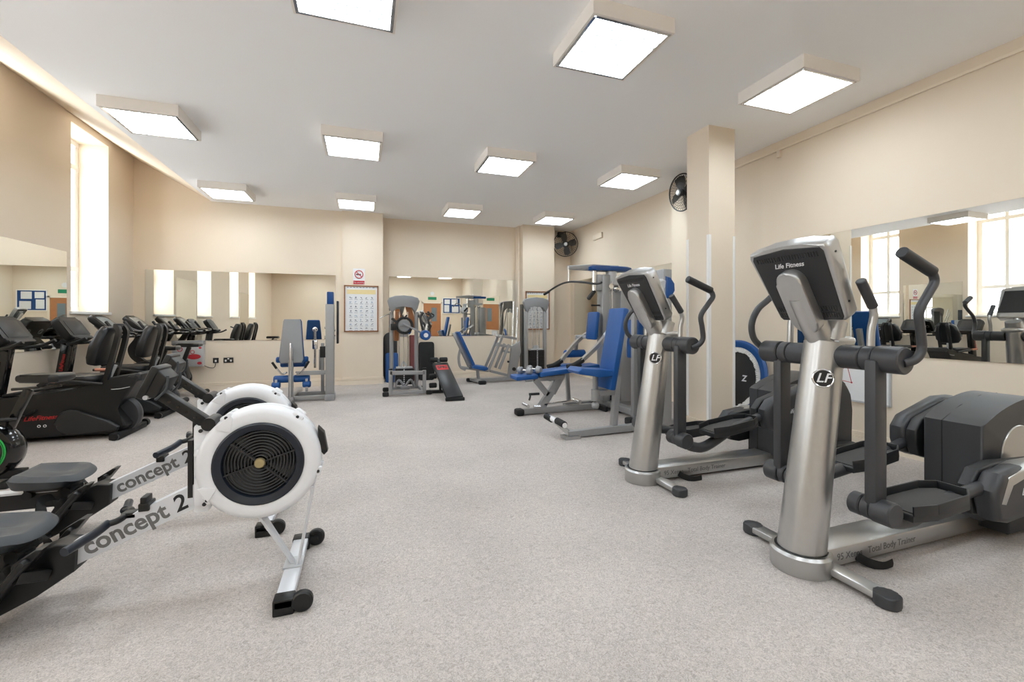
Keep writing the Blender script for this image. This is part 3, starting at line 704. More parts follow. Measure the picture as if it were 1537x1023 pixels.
# ------------------------------------------------------------------ recumbent bikes: rear foot at x=0, console toward -x
def recumbent(label, loc):
    t = thing('recumbent_bike', label, 'exercise bike', loc, group='recumbent exercise bikes')
    body = MB().prism([(.17, .57), (.20, .62), (.16, .65), (.05, .60), (-.35, .51), (-.75, .44), (-.98, .45), (-1.06, .38), (-1.06, .08), (-.95, .045), (.02, .045), (.10, .12), (-.02, .30), (.08, .40)], .36, 'XZ', 0, .03).make('body_shell', M['black'], t)
    MB().prism([(.13, .57), (.205, .575), (.215, .645), (.17, .66), (.10, .63), (.06, .46), (.10, .44)], .34, 'XZ', 0, .025).make('rear_cap', M['dark'], body)
    MB().bar((-.95, 0, .462), (.12, 0, .63), .16, .03, bev=.01).make('seat_rail', M['dark'], t)
    for sg in (-1, 1):
        MB().prism([(-.44, .20)]+arcp(-.36, .20, .115, 180, 60, 8)+[(-.05, .19), (.04, .12), (.02, .07), (-.36, .07)]+arcp(-.36, .18, .11, 270, 190, 6), .05, 'XZ', sg*.195, .02).make('crank_guard', M['dark'], body)
    MB().lathe([(.20, -.05), (.215, -.03), (.215, .03), (.20, .05)], (-.06, 0, .20), 'Y', 48).make('flywheel', M['charcoal'], t)
    MB().tube([(-.26, -.10, .52), (-.02, -.182, .50), (.12, -.182, .52)], .004, 6, 4).make('trim_line', M['panel'], body)
    text('lettering', 'LifeFitness', .062, frame3((-.60, -.182, .245), (1, 0, .04), (0, 0, 1)), M['letred'], body, shear=.4, off=.0006)
    q = MB()
    for x in (-.61, -.565): q.torus((x, -.182, .165), .011, .003, 'Y', 16, 6)
    q.make('logo_marks', M['letwhite'], body)
    for x, w in ((.04, .30), (-.98, .27)):
        MB().b2((x-.05, -w, 0), (x+.045, w, .065), bev=.012).make('floor_foot', M['rubber'], t)
        if x > 0:
            MB().cyl((x+.01, .30, .045), (x+.01, .35, .045), .045, n=20).cyl((x+.01, -.30, .035), (x+.01, -.33, .035), .034, n=20).make('end_roller', M['black'], t)
    # seat
    sc = MB().prism(rr(.46, .40, .09, 6, -.39, 0), .075, 'XY', .605, .03).make('seat', M['vinyl'], t, 'black padded seat')
    MB().b2((-.34, -.10, .52), (-.12, .10, .59), bev=.02).make('seat_carriage', M['dark'], sc)
    for sg in (-1, 1):
        h = MB().tube([(-.10, sg*.20, .56), (-.30, sg*.26, .60), (-.50, sg*.265, .615), (-.62, sg*.265, .62)], .016, 10, 5).make('side_handle', M['black'], t)
        MB().cyl((-.44, sg*.265, .614), (-.60, sg*.265, .621), .019, n=14).make('pulse_sensor', M['skin'], h, 'copper coloured pulse sensor')
    B = Matrix.Translation((-.145, 0, .93)) @ Matrix.Rotation(R(15), 4, 'Y')
    pad = [(y, z) for y, z in [(-.10, .215), (.10, .215), (.165, .16), (.20, .0), (.205, -.12), (.16, -.19), (.08, -.205), (-.08, -.205), (-.16, -.19), (-.205, -.12), (-.20, .0), (-.165, .16)]]
    MB(M=B).prism(pad, .085, 'YZ', -.03, .032).make('backrest', M['vinyl'], t, 'black padded backrest')
    fr = MB()
    for sg in (-1, 1): fr.path([(-.13, sg*.085, .55), (-.085, sg*.085, .75), (-.03, sg*.085, 1.0), (-.02, sg*.075, 1.10), (-.045, sg*.06, 1.155)], .04, .05, (0, 1, 0))
    fr.bar((-.045, -.08, 1.15), (-.045, .08, 1.15), .04, .05).bar((-.09, -.09, .73), (-.09, .09, .73), .03, .05).bar((-.13, -.1, .56), (-.13, .1, .56), .05, .05)
    fr.make('backrest_frame', M['black'], t)
    MB().cyl((-.11, -.04, .60), (-.05, -.06, .74), .015, n=12).make('gas_strut', M['panel'], t)
    # mast and console
    MB().bar((-1.06, 0, .35), (-.975, 0, .93), .09, .13, up=(1, 0, 0), bev=.015).make('mast', M['gblack'], t)
    mast = [o for o in t.children if o.name.startswith('mast')][0]
    for sg in (-1,):
        text('lettering', 'LifeFitness', .05, frame3((-1.012, sg*.0655, .70), (.085, 0, .58), (-1, 0, .15)), M['letred'], mast, off=.0008)
    Cn = Matrix.Translation((-.955, 0, 1.10)) @ Matrix.Rotation(R(-32), 4, 'Y')
    con = MB(M=Cn).prism(rr(.40, .30, .05, 5), .09, 'YZ', 0, .025).make('console', M['black'], t)
    MB(M=Cn).b2((.045, -.14, -.10), (.05, .14, .10), bev=.002).make('screen', M['dark'], con)
    q = MB(M=Cn)
    for sg in (-1, 1): q.torus((-.047, sg*.11, .0), .03, .006, 'X', 20, 6)
    q.make('cup_rings', M['panel'], con)
    MB().prism([(-1.03, .93), (-.86, .95), (-.80, .995), (-.82, 1.02), (-.97, 1.0)], .30, 'XZ', 0, .02).make('console_tray', M['dark'], t)
    for sg in (-1, 1):
        hb = MB().tube([(-.97, sg*.03, .93), (-.90, sg*.17, .93), (-.80, sg*.23, .95), (-.70, sg*.235, 1.0)], .018, 10, 5).make('handlebar', M['black'], t)
    # pedals
    for sg in (-1, 1):
        MB().bar((-.62, sg*.21, .33), (-.62+sg*.12, sg*.21, .33+sg*.08), .03, .02).b2((-.68+sg*.12, sg*.23, .34+sg*.08), (-.56+sg*.12, sg*.31, .37+sg*.08), bev=.01).make('pedal', M['rubber'], t)
    return t
b1 = recumbent('black recumbent bike nearest the rowing machines, red lettering on its body', (-2.42, 5.76, 0))
b2 = copy_tree(b1); b2.location = (-2.44, 6.82, 0); b2['label'] = 'second black recumbent bike, behind the nearer recumbent bike'

# ------------------------------------------------------------------ upright bikes by the far window
def upright(label, loc):
    t = thing('upright_bike', label, 'exercise bike', loc, group='upright exercise bikes')
    body = MB().prism([(-.95, .10), (-.98, .30), (-.88, .55), (-.72, .60), (-.55, .50), (-.36, .55), (-.22, .50), (-.18, .30), (-.30, .12)], .20, 'XZ', 0, .03).make('body_shell', M['black'], t)
    for sg in (-1, 1):
        MB().tube([(-.20, sg*.11, .32), (-.30, sg*.11, .46), (-.48, sg*.11, .42), (-.56, sg*.11, .24), (-.40, sg*.11, .13), (-.24, sg*.11, .18)], .016, 10, 5, closed=True).make('guard_ring', M['charcoal'], body)
        MB().bar((-.44, sg*.13, .30), (-.44+sg*.10, sg*.13, .30-sg*.13), .03, .018).b2((-.50+sg*.10, sg*.14, .285-sg*.13), (-.38+sg*.10, sg*.22, .315-sg*.13), bev=.01).make('pedal', M['rubber'], t)
    MB().bar((-.34, 0, .36), (-.03, 0, .06), .09, .06, bev=.012).make('rear_strut', M['black'], t)
    for x in (-.01, -.95):
        MB().cyl((x, -.24, .04), (x, .24, .04), .038, n=20, bev=.006).make('floor_foot', M['rubber'], t)
    MB().bar((-.28, 0, .50), (-.185, 0, .79), .05, .06, bev=.01).make('seat_post', M['black'], t)
    MB().prism([(-.37, .0), (-.34, .03), (-.22, .055), (-.10, .11), (-.03, .10), (-.02, 0), (-.03, -.10), (-.10, -.11), (-.22, -.055), (-.34, -.03)], .06, 'XY', .82, .022).make('saddle', M['vinyl'], t, 'black padded saddle')
    MB().path([(-.78, 0, .55), (-.90, 0, .66), (-.93, 0, .78), (-.86, 0, .90), (-.80, 0, 1.02)], .09, .07, (0, 1, 0)).make('mast', M['black'], t, 'curved black mast')
    Cn = Matrix.Translation((-.86, 0, 1.15)) @ Matrix.Rotation(R(-48), 4, 'Y')
    con = MB(M=Cn).prism(rr(.36, .34, .06, 5), .07, 'YZ', 0, .022).make('console', M['black'], t)
    MB(M=Cn).b2((.034, -.13, -.06), (.040, .13, .12)).make('screen', M['screen'], con, 'grey display')
    MB(M=Cn).b2((.036, -.11, -.14), (.041, .11, -.09)).make('keys', M['dark'], con)
    for sg in (-1, 1):
        hb = MB().tube([(-.92, sg*.12, 1.14), (-.78, sg*.22, 1.06), (-.58, sg*.24, 1.05), (-.48, sg*.22, 1.04), (-.50, sg*.10, 1.0), (-.74, sg*.02, .98)], .017, 10, 5).make('handlebar', M['gblack'], t)
        MB().cyl((-.66, sg*.235, 1.055), (-.76, sg*.235, 1.20), .019, n=14, bev=.004).make('grip', M['black'], hb)
    MB().b2((-.90, -.16, .97), (-.58, .16, 1.01), bev=.015).make('tray', M['dark'], t)
    return t
u1 = upright('black upright exercise bike between the recumbent bikes and the far window', (-2.48, 7.46, 0))
u2 = copy_tree(u1); u2.location = (-2.46, 8.30, 0); u2['label'] = 'black upright exercise bike farthest back, against the back wall mirror'

# ------------------------------------------------------------------ spin bike at the left edge
t = thing('spin_bike', 'black spin bike with green ringed drum at the left edge', 'exercise bike', (-2.66, 4.35, 0))
d = MB().lathe([(.05, -.075), (.155, -.085), (.185, -.075), (.208, -.04), (.212, 0), (.208, .04), (.185, .075), (.155, .085), (.05, .075)], (0, 0, .235), 'Y', 56).make('flywheel_drum', M['gblack'], t)
q = MB()
for sg in (-1, 1): q.torus((0, sg*.083, .235), .15, .006, 'Y', 56, 8).torus((0, sg*.084, .235), .138, .003, 'Y', 56, 6)
q.make('green_ring', M['green'], d, 'bright green ring')
MB().b2((.19, -.24, 0), (.25, .24, .05), bev=.012).b2((-.86, -.24, 0), (-.80, .24, .05), bev=.012).bar((-.83, 0, .05), (.22, 0, .05), .07, .06).make('base_frame', M['black'], t)
MB().bar((.10, 0, .42), (.06, 0, .04), .04, .05).bar((-.75, 0, .06), (-.42, 0, .75), .06, .06, up=(1, 0, 0)).bar((.12, 0, .42), (-.52, 0, .52), .06, .06).make('frame', M['black'], t)
sp = MB().bar((.12, 0, .38), (.24, 0, .68), .035, .06, up=(1, 0, 0), bev=.008).bar((.14, 0, .685), (.43, 0, .70), .03, .02).make('seat_post', M['gblack'], t)
MB().cyl((.10, -.07, .47), (.18, -.02, .46), .014, n=12).ball((.095, -.075, .47), .022).make('clamp_knob', M['black'], sp)
MB().prism([(.17, -.022), (.20, -.032), (.32, -.055), (.41, -.115), (.47, -.105), (.49, 0), (.47, .105), (.41, .115), (.32, .055), (.20, .032), (.17, .022)], .062, 'XY', .765, .024).bar((.30, 0, .70), (.36, 0, .745), .05, .03).make('saddle', M['vinyl'], t, 'black padded saddle')
MB().bar((-.45, 0, .74), (-.50, 0, .98), .045, .05).tube([(-.62, -.20, 1.06), (-.46, -.21, 1.0), (-.46, .21, 1.0), (-.62, .20, 1.06)], .016, 10, 4).make('handlebar', M['black'], t)
for sg in (-1, 1):
    MB().bar((-.20, sg*.12, .34), (-.20+sg*.12, sg*.12, .34-sg*.1), .028, .018).b2((-.25+sg*.12, sg*.13, .325-sg*.1), (-.15+sg*.12, sg*.22, .35-sg*.1), bev=.008).make('pedal', M['rubber'], t)

# ------------------------------------------------------------------ seated leg machine, left of the chart
t = thing('leg_curl_machine', 'grey leg machine with blue roller pads and tall weight tower, left of the chart', 'weight machine', (-.8, 7.3, 0)); o = t.location[:]
def P(): return MB(o)
P().b2((-.545, 7.14, .02), (-.425, 7.34, 1.46), bev=.012).make('weight_tower', M['frame'], t)
P().b2((-.525, 7.15, 1.46), (-.43, 7.33, 1.65), bev=.012).make('tower_cap', M['bluepl'], t, 'blue top cover')
P().b2((-.555, 7.12, 0), (-.415, 7.38, .10), bev=.008).make('tower_foot', M['hood'], t)
P().b2((-.40, 7.36, .85), (-.372, 7.60, 1.52), bev=.006).make('side_shield', M['navy'], t)
P().b2((-1.02, 7.2, .02), (-.50, 7.26, .08), bev=.006).b2((-1.02, 7.62, .02), (-.50, 7.68, .08), bev=.006).b2((-1.05, 7.14, .02), (-.98, 8.2, .08), bev=.006).b2((-.56, 7.3, .02), (-.5, 7.7, .08), bev=.006).make('base_frame', M['frame'], t)
P().bar((-1.02, 7.20, .06), (-1.02, 7.20, .62), .085, .06).bar((-1.02, 7.20, .62), (-1.02, 7.24, .80), .07, .05).bar((-.95, 7.24, .42), (-.52, 7.24, .42), .05, .06).make('seat_post', M['frame'], t)
P().bar((-1.02, 7.155, .05), (-1.02, 7.155, .88), .045, .02).make('adjuster_bar', M['chrome'], t)
P().bar((-.62, 7.62, .06), (-.62, 7.62, .85), .05, .05).bar((-.66, 7.62, .42), (-.66, 7.62, .75), .03, .03).make('guide_post', M['frame'], t)
P().b2((-.66, 7.58, .62), (-.56, 7.66, .80), bev=.01).make('guide_carriage', M['black'], t)
P().cyl((-.74, 7.7, .45), (-.74, 7.7, 1.05), .018, n=12).ball((-.74, 7.7, 1.07), .04).b2((-.78, 7.68, .75), (-.70, 7.72, .90), bev=.01).make('lever_rod', M['chrome'], t)
BT = Matrix.Translation(-Vector(o)) @ Matrix.Translation((-1.02, 7.30, .90)) @ Matrix.Rotation(R(-8), 4, 'X')
pad = [(-.105, .33), (.105, .33), (.12, .30), (.165, -.28), (.14, -.33), (-.14, -.33), (-.165, -.28), (-.12, .30)]
MB(M=BT).prism([(u, v) for u, v in pad], .035, 'XZ', -.03, .012).make('back_shell', M['hood'], t, 'grey backrest shell')
MB(M=BT).prism([(u*1.06, v*1.02) for u, v in pad], .06, 'XZ', .022, .02).make('backrest', M['blue'], t, 'blue backrest cushion')
P().b2((-1.20, 7.40, .50), (-.84, 7.80, .58), bev=.025).make('seat', M['blue'], t)
for sg in (-1, 1):
    x = -1.02
    P().cyl((x+sg*.13, 7.34, .62), (x+sg*.22, 7.34, .62), .045, n=20, bev=.012).make('hip_roller', M['blue'], t)
    h = P().tube([(x+sg*.06, 7.25, .44), (x+sg*.12, 7.22, .42), (x+sg*.17, 7.2, .48), (x+sg*.235, 7.18, .58)], .012, 10, 5).make('handle', M['chrome'], t)
    P().cyl((x+sg*.19, 7.195, .505), (x+sg*.245, 7.177, .60), .017, n=12).make('grip', M['rubber'], h)
    P().cyl((x+sg*.02, 7.3, .335), (x+sg*.245, 7.3, .335), .055, n=24, bev=.014).make('thigh_roller', M['blue'], t)
    P().cyl((x+sg*.15, 7.26, .25), (x+sg*.265, 7.26, .25), .05, n=24, bev=.014).make('ankle_roller', M['blue'], t)
    P().bar((x+sg*.205, 7.25, .335), (x+sg*.21, 7.23, .14), .025, .035).make('roller_arm', M['frame'], t)

# ------------------------------------------------------------------ arched weight frame with cam arm (centre back)
t = thing('abdominal_machine', 'grey arched weight machine with cam arm and blue roller, centre of the back wall', 'weight machine', (.66, 7.5, 0)); o = t.location[:]
def hoodpoly(cx, w, z0, z1):
    hw = w/2
    return [(cx-hw, z1-.10), (cx-hw+.03, z1-.04), (cx-hw*.5, z1-.008), (cx, z1), (cx+hw*.5, z1-.008), (cx+hw-.03, z1-.04), (cx+hw, z1-.10), (cx+hw-.035, z1-.22), (cx+hw-.085, z0), (cx+hw*.55, z1-.19), (cx, z1-.165), (cx-hw*.55, z1-.19), (cx-hw+.085, z0), (cx-hw+.035, z1-.22)]
P().prism(hoodpoly(.655, .54, 1.31, 1.645), .11, 'XZ', 7.72, .02).make('hood', M['hood'], t, 'grey arched hood')
for x in (.455, .87): P().cyl((x, 7.72, .05), (x, 7.72, 1.36), .034, n=20).make('upright', M['frame'], t)
f = P().bar((.41, 7.24, .03), (.41, 7.24, .42), .055, .055).bar((.945, 7.24, .03), (.945, 7.24, .40), .055, .055).bar((.38, 7.24, .05), (.97, 7.24, .05), .05, .05).bar((.40, 7.24, .375), (.95, 7.24, .36), .055, .06).bar((.43, 7.24, .06), (.43, 7.75, .06), .05, .05).bar((.92, 7.24, .06), (.92, 7.75, .06), .05, .05).bar((.43, 7.72, .06), (.92, 7.72, .06), .05, .05)
f.make('base_frame', M['frame'], t)
for x, y in ((.335, 7.24), (1.02, 7.24), (.36, 7.75), (.98, 7.75)): P().box((x, y, .035), (.10, .08, .07), bev=.02).make('foot', M['rubber'], t)
for x in (.41, .945): P().box((x, 7.24, .43), (.06, .06, .02)).make('post_cap', M['rubber'], t)
ws = P()
for k in range(9): ws.b2((.51, 7.64, .12+k*.03), (.82, 7.80, .147+k*.03))
ws.make('weight_stack', M['black'], t)
P().b2((.53, 7.66, .395), (.80, 7.78, .42)).prism([(.60, .42), (.62, .48), (.655, .53), (.69, .48), (.71, .42), (.69, .42), (.655, .50), (.62, .42)], .02, 'XZ', 7.72).make('stack_top', M['panel'], t)
P().cyl((.585, 7.72, .1), (.585, 7.72, 1.36), .008, n=10).cyl((.725, 7.72, .1), (.725, 7.72, 1.36), .008, n=10).cyl((.655, 7.70, .4), (.655, 7.70, 1.1), .006, n=8).make('guide_rods', M['chrome'], t)
q = P()
for k in range(10): q.b2((.647, 7.632, .10+k*.033), (.665, 7.641, .118+k*.033))
q.make('weight_numbers', M['letwhite'], t)
P().tube([(.50, 7.55, .10), (.56, 7.5, .22), (.655, 7.5, .10)], .02, 10, 5).tube([(.81, 7.55, .10), (.75, 7.5, .22), (.655, 7.5, .10)], .02, 10, 5).b2((.58, 7.45, .06), (.74, 7.55, .12), bev=.02).make('press_fork', M['hood'], t)
cam = P().cyl((.655, 7.60, 1.13), (.655, 7.66, 1.13), .105, n=40, bev=.01).make('cam', M['hood'], t, 'grey cam disc')
P().torus((.655, 7.60, 1.13), .13, .022, 'Y', 40, 10).make('cam_belt', M['rubber'], cam)
P().bar((.58, 7.585, 1.12), (.655, 7.585, 1.13), .05, .02).bar((.64, 7.585, 1.16), (.98, 7.57, .98), .05, .03).make('cam_arm', M['hood'], t)
P().bar((.45, 7.6, 1.25), (.55, 7.6, 1.17), .05, .04).b2((.43, 7.56, 1.05), (.53, 7.64, 1.16), bev=.01).make('pulley_bracket', M['black'], t)
P().cyl((1.0, 7.45, .965), (1.0, 7.66, .965), .085, n=36, bev=.012).make('roller_pad', M['blue'], t, 'blue padded roller')
P().cyl((1.0, 7.44, .965), (1.0, 7.452, .965), .038, n=24).make('roller_cap', M['letwhite'], t)
P().tube([(.98, 7.62, 1.02), (.93, 7.64, 1.25), (.98, 7.66, 1.35)], .02, 10, 4).tube([(1.02, 7.6, .98), (1.09, 7.6, 1.1), (1.06, 7.6, 1.22), (1.10, 7.6, 1.30), (1.05, 7.6, 1.37)], .016, 10, 5).tube([(.90, 7.68, 1.3), (1.0, 7.6, 1.12)], .015, 8).make('handle_arms', M['dark'], t)
P().box((.56, 7.82, 1.25), (.09, .06, .26), rot=(0, 4, 0), bev=.02).box((.79, 7.82, 1.28), (.11, .06, .42), rot=(0, -14, 0), bev=.03).box((.54, 7.82, .96), (.09, .06, .20), bev=.02).make('door_reflection', M['brown'], t, 'tan blocks painted as the door reflection')  # tan blocks stand in for the door mirrored behind the machine
P().b2((.60, 7.80, .93), (.75, 7.86, 1.03), bev=.015).make('top_block', M['panel'], t)
P().cyl((.44, 7.70, 1.34), (.26, 7.62, 1.255), .008, n=10).make('side_rod', M['chrome'], t)

# mats leaning at the back wall
tag(MB().prism(rr(.26, .98, .12, 6, .51, .49), .05, 'XZ', 0, .012, T=Matrix.Translation((0, 9.02, 0)) @ Matrix.Rotation(R(-5), 4, 'X')).make('exercise_mat', M['vinyl']), 'black rounded mat standing against the wall behind the weight machine, beside the chart', 'mat', 'mats against the back wall')
tag(MB().prism(rr(.24, .58, .04, 4, .53, .29), .06, 'XZ', 0, .012, T=Matrix.Translation((0, 8.90, 0)) @ Matrix.Rotation(R(-5), 4, 'X')).make('exercise_mat', M['blue']), 'blue folded mat standing behind the weight machine, in front of a black mat', 'mat', 'mats against the back wall')
tag(MB().prism(rr(.15, .92, .03, 4, .965, .46), .05, 'XZ', 0, .012, T=Matrix.Translation((0, 9.02, 0)) @ Matrix.Rotation(R(-5), 4, 'X')).make('exercise_mat', M['maroon']), 'narrow maroon mat standing against the back wall', 'mat', 'mats against the back wall')
tag(MB().prism(rr(.31, .78, .05, 5, 1.225, .39), .06, 'XZ', 0, .012, T=Matrix.Translation((0, 9.00, 0)) @ Matrix.Rotation(R(-5), 4, 'X')).make('exercise_mat', M['rubber']), 'wide black mat right of the maroon one, against the back wall', 'mat', 'mats against the back wall')

# ------------------------------------------------------------------ sit-up board
t = thing('sit_up_board', 'black sloping sit up board with red lettering in the middle of the floor', 'sit up board', (1.3, 6.5, 0)); o = t.location[:]
p0, p1 = Vector((1.31, 6.52, .045)), Vector((1.20, 7.25, .50))
board = P().bar(p0, p1, .27, .05, bev=.015).make('board_pad', M['vinyl'], t)
P().b2((1.165, 6.49, 0), (1.455, 6.55, .05), bev=.01).make('front_foot', M['rubber'], t)
dv = (p1-p0).normalized(); up_ = dv.cross(Vector((1, 0, 0))).normalized(); up_ = up_ if up_.z > 0 else -up_
xa = Vector((1, .15, 0)).normalized()
c_ = p0 + (p1-p0)*.84 + up_*.0262 - Vector(o)
lb = P().bar(p0+(p1-p0)*.77+up_*.024, p0+(p1-p0)*.91+up_*.024, .19, .004, bev=0).make('label_panel', M['letred'], board, 'red printed panel')
text('lettering', 'SPRI', .085, frame3(c_+up_*.0015, xa, dv), M['letblack'], lb, off=.002)
q = P().bar((1.20, 7.25, .47), (1.22, 7.30, .03), .04, .04, up=(1, 0, 0)).bar((1.0, 7.32, .03), (1.40, 7.32, .03), .05, .05).bar((1.2, 7.22, .46), (1.18, 7.32, .56), .04, .04)
q.make('support_frame', M['black'], t)
for x0, x1, y, z in ((1.05, 1.18, 7.32, .555), (1.21, 1.34, 7.32, .555), (1.02, 1.14, 7.20, .30), (1.02, 1.14, 7.20, .15)): P().cyl((x0, y, z), (x1, y, z), .042, n=20, bev=.01).make('foam_roller', M['rubber'], t)

# ------------------------------------------------------------------ leg press
t = thing('leg_press', 'grey leg press with blue seat and backrest under the middle mirror', 'weight machine', (2.3, 8.25, 0)); o = t.location[:]
P().bar((1.70, 8.25, 1.0), (2.0, 8.25, .36), .30, .05, up=(1, 0, .4), bev=.018).make('backrest', M['blue'], t)
P().prism([(1.96, .31), (1.99, .37), (2.26, .32), (2.28, .27), (2.2, .25)], .32, 'XZ', 8.25, .015).make('seat', M['blue'], t)
P().bar((1.63, 8.25, .98), (1.95, 8.25, .28), .06, .05, up=(1, 0, 0)).path([(1.76, 8.25, .66), (1.73, 8.25, .50), (1.76, 8.25, .33), (1.86, 8.25, .26)], .04, .05, (0, 1, 0)).bar((1.76, 8.25, .32), (2.32, 8.25, .23), .06, .05).bar((2.1, 8.25, .25), (2.12, 8.25, .07), .06, .05).make('seat_frame', M['frame'], t)
P().bar((2.05, 8.22, .06), (2.95, 8.30, .06), .07, .06).bar((2.02, 8.48, .05), (2.12, 8.08, .05), .07, .05).bar((2.35, 8.25, .23), (2.8, 8.28, .10), .05, .05).make('base_frame', M['frame'], t)
for x, y in ((2.01, 8.50), (2.14, 8.04)): P().box((x, y, .035), (.14, .10, .07), bev=.02).make('foot', M['rubber'], t)
for dy in (-.14, .14):
    P().bar((2.28, 8.25+dy, .25), (2.55, 8.25+dy, .88), .035, .05, up=(1, 0, 0)).make('press_arm', M['frame'], t)
    P().bar((2.50, 8.25+dy, .27), (2.70, 8.25+dy, .75), .035, .05, up=(1, 0, 0)).make('link_arm', M['frame'], t)
P().cyl((2.55, 8.05, .90), (2.55, 8.45, .90), .025, n=16).bar((2.52, 8.25, .92), (2.92, 8.3, .85), .05, .05).bar((2.46, 8.2, .74), (2.86, 8.28, .68), .05, .05).box((2.47, 8.10, .75), (.05, .05, .09), bev=.015).cyl((2.68, 8.06, .60), (2.68, 8.44, .60), .02, n=14).make('foot_carriage', M['frame'], t)
P().prism([(2.72, .05), (2.80, .70), (2.98, .80), (3.0, .60), (2.88, .05)], .08, 'XZ', 8.28, .01).make('side_tower', M['frame'], t)
P().cyl((2.84, 8.23, .25), (2.84, 8.20, .25), .035, n=20).cyl((2.72, 8.235, .40), (2.72, 8.20, .40), .02, n=14).make('pivot_caps', M['rubber'], t)
for i, (x, yy, lab) in enumerate(((2.97, 8.72, 'chrome bar leaning on the wall beside the leg press'), (3.03, 8.70, 'second chrome bar leaning on the wall, nearer the cable weight stack'))):
    tag(MB().cyl((x-.10, yy-.25, .014), (x+.06+.03*i, YB-.36, 1.62-.12*i), .014, n=12).make('leaning_bar', M['chrome']), lab, 'bar', 'leaning chrome bars')

# ------------------------------------------------------------------ cable weight stack
t = thing('cable_machine', 'grey cable weight stack with arched hood, right of the leg press', 'weight machine', (3.36, 8.3, 0)); o = t.location[:]
P().prism(hoodpoly(3.35, .56, 1.36, 1.69), .12, 'XZ', 8.32, .02).make('hood', M['hood'], t, 'grey arched hood')
for x, w in ((3.13, .075), (3.545, .06)): P().b2((x-w/2, 8.27, .04), (x+w/2, 8.37, 1.40), bev=.015).make('upright', M['frame'], t)
P().b2((3.075, 8.36, .1), (3.095, 8.52, 1.55)).make('rear_shroud', M['black'], t)
ws = P()
for k in range(15): ws.b2((3.19, 8.24, .12+k*.033), (3.50, 8.40, .150+k*.033))
ws.make('weight_stack', M['black'], t)
P().cyl((3.28, 8.32, .1), (3.28, 8.32, 1.4), .009, n=10).cyl((3.42, 8.32, .1), (3.42, 8.32, 1.4), .009, n=10).cyl((3.35, 8.30, .6), (3.35, 8.30, 1.4), .007, n=8).make('guide_rods', M['chrome'], t)
P().b2((3.21, 8.25, .615), (3.48, 8.39, .64)).prism([(3.28, .64), (3.31, .71), (3.39, .71), (3.42, .64)], .03, 'XZ', 8.32).make('stack_top', M['panel'], t)
q = P()
for k in range(15): q.b2((3.338, 8.232, .128+k*.033), (3.362, 8.241, .145+k*.033))
q.make('weight_numbers', M['letwhite'], t)
P().cyl((3.30, 8.26, 1.46), (3.30, 8.30, 1.46), .045, n=20).cyl((3.40, 8.26, 1.45), (3.40, 8.30, 1.45), .045, n=20).make('pulley', M['panel'], t)
P().b2((3.05, 8.1, .0), (3.65, 8.17, .06), bev=.01).b2((3.1, 8.1, .0), (3.17, 8.55, .06), bev=.01).b2((3.51, 8.1, .0), (3.58, 8.55, .06), bev=.01).b2((3.09, 8.27, .02), (3.6, 8.37, .1)).make('base_frame', M['frame'], t)

# ------------------------------------------------------------------ multi gym (press tower, lat bar, shoulder press seat)
t = thing('multi_gym', 'grey multi gym tower with blue pads and lat bar beyond the column', 'multi gym', (3.2, 4.8, 0)); o = t.location[:]
P().b2((3.14, 4.05, .03), (3.26, 5.6, .11), bev=.01).b2((3.2, 5.22, .03), (3.75, 5.36, .11), bev=.01).b2((3.2, 4.05, .03), (3.9, 4.15, .10), bev=.01).make('base_frame', M['frame'], t)
for x, y in ((3.20, 5.02), (2.97, 4.36), (3.45, 5.52), (3.9, 4.2)): P().box((x, y, .04), (.16, .12, .08), bev=.02).make('foot', M['rubber'], t)
P().b2((2.97, 4.33, .05), (3.2, 4.39, .09)).make('foot_bar', M['frame'], t)
P().b2((3.13, 4.02, .03), (3.25, 4.16, 1.78), bev=.012).make('near_upright', M['frame'], t)
P().b2((2.99, 4.37, .06), (3.04, 4.43, 1.32), bev=.008).make('slim_upright', M['frame'], t)
P().b2((3.08, 5.22, .1), (3.20, 5.38, 1.84), bev=.012).make('main_upright', M['frame'], t)
P().b2((3.34, 5.18, .1), (3.54, 5.44, 1.62), bev=.012).make('weight_shroud', M['frame'], t)
P().cyl((3.24, 5.24, .1), (3.24, 5.24, 1.75), .009, n=10).cyl((3.28, 5.34, .1), (3.28, 5.34, 1.75), .009, n=10).make('guide_rods', M['chrome'], t)
ws = P()
for k in range(14): ws.b2((3.21, 5.2, .12+k*.035), (3.33, 5.40, .152+k*.035))
ws.make('weight_stack', M['black'], t)
P().prism([(2.92, -.06), (2.98, -.085), (3.08, -.06), (3.18, -.11), (3.36, -.11), (3.48, -.07), (3.57, -.03), (3.56, .06), (3.42, .10), (3.2, .11), (3.08, .07), (2.98, .085), (2.92, .06)], .065, 'XY', 1.925, .02, T=Matrix.Translation((0, 5.3, 0))).make('top_cover', M['bluepl'], t, 'blue moulded top cover')
P().cyl((3.0, 5.3, 1.62), (3.0, 5.3, 1.90), .036, n=24).make('pivot_tube', M['chrome'], t)
P().cyl((3.26, 5.3, 1.75), (3.26, 5.3, 1.90), .075, n=32).b2((3.12, 5.24, 1.70), (3.45, 5.36, 1.755), bev=.01).make('pivot_drum', M['panel'], t)
P().ball((3.22, 5.26, 1.66), .05, (1, .6, 1)).ball((3.34, 5.3, 1.65), .06, (1, .6, .8)).cyl((3.2, 5.2, 1.68), (3.2, 5.4, 1.68), .035, n=16).make('pulleys', M['chrome'], t)
P().b2((3.02, 5.24, 1.62), (3.2, 5.36, 1.84), bev=.01).make('head_block', M['frame'], t)
P().prism([(2.63, 1.90), (2.63, 1.955), (3.0, 1.985), (3.4, 1.985), (3.4, 1.90)], .07, 'XZ', 5.36, .008).make('lat_arm', M['frame'], t)
P().cyl((2.64, 5.36, 1.73), (2.64, 5.36, 1.95), .012, n=10).make('lat_link', M['chrome'], t)
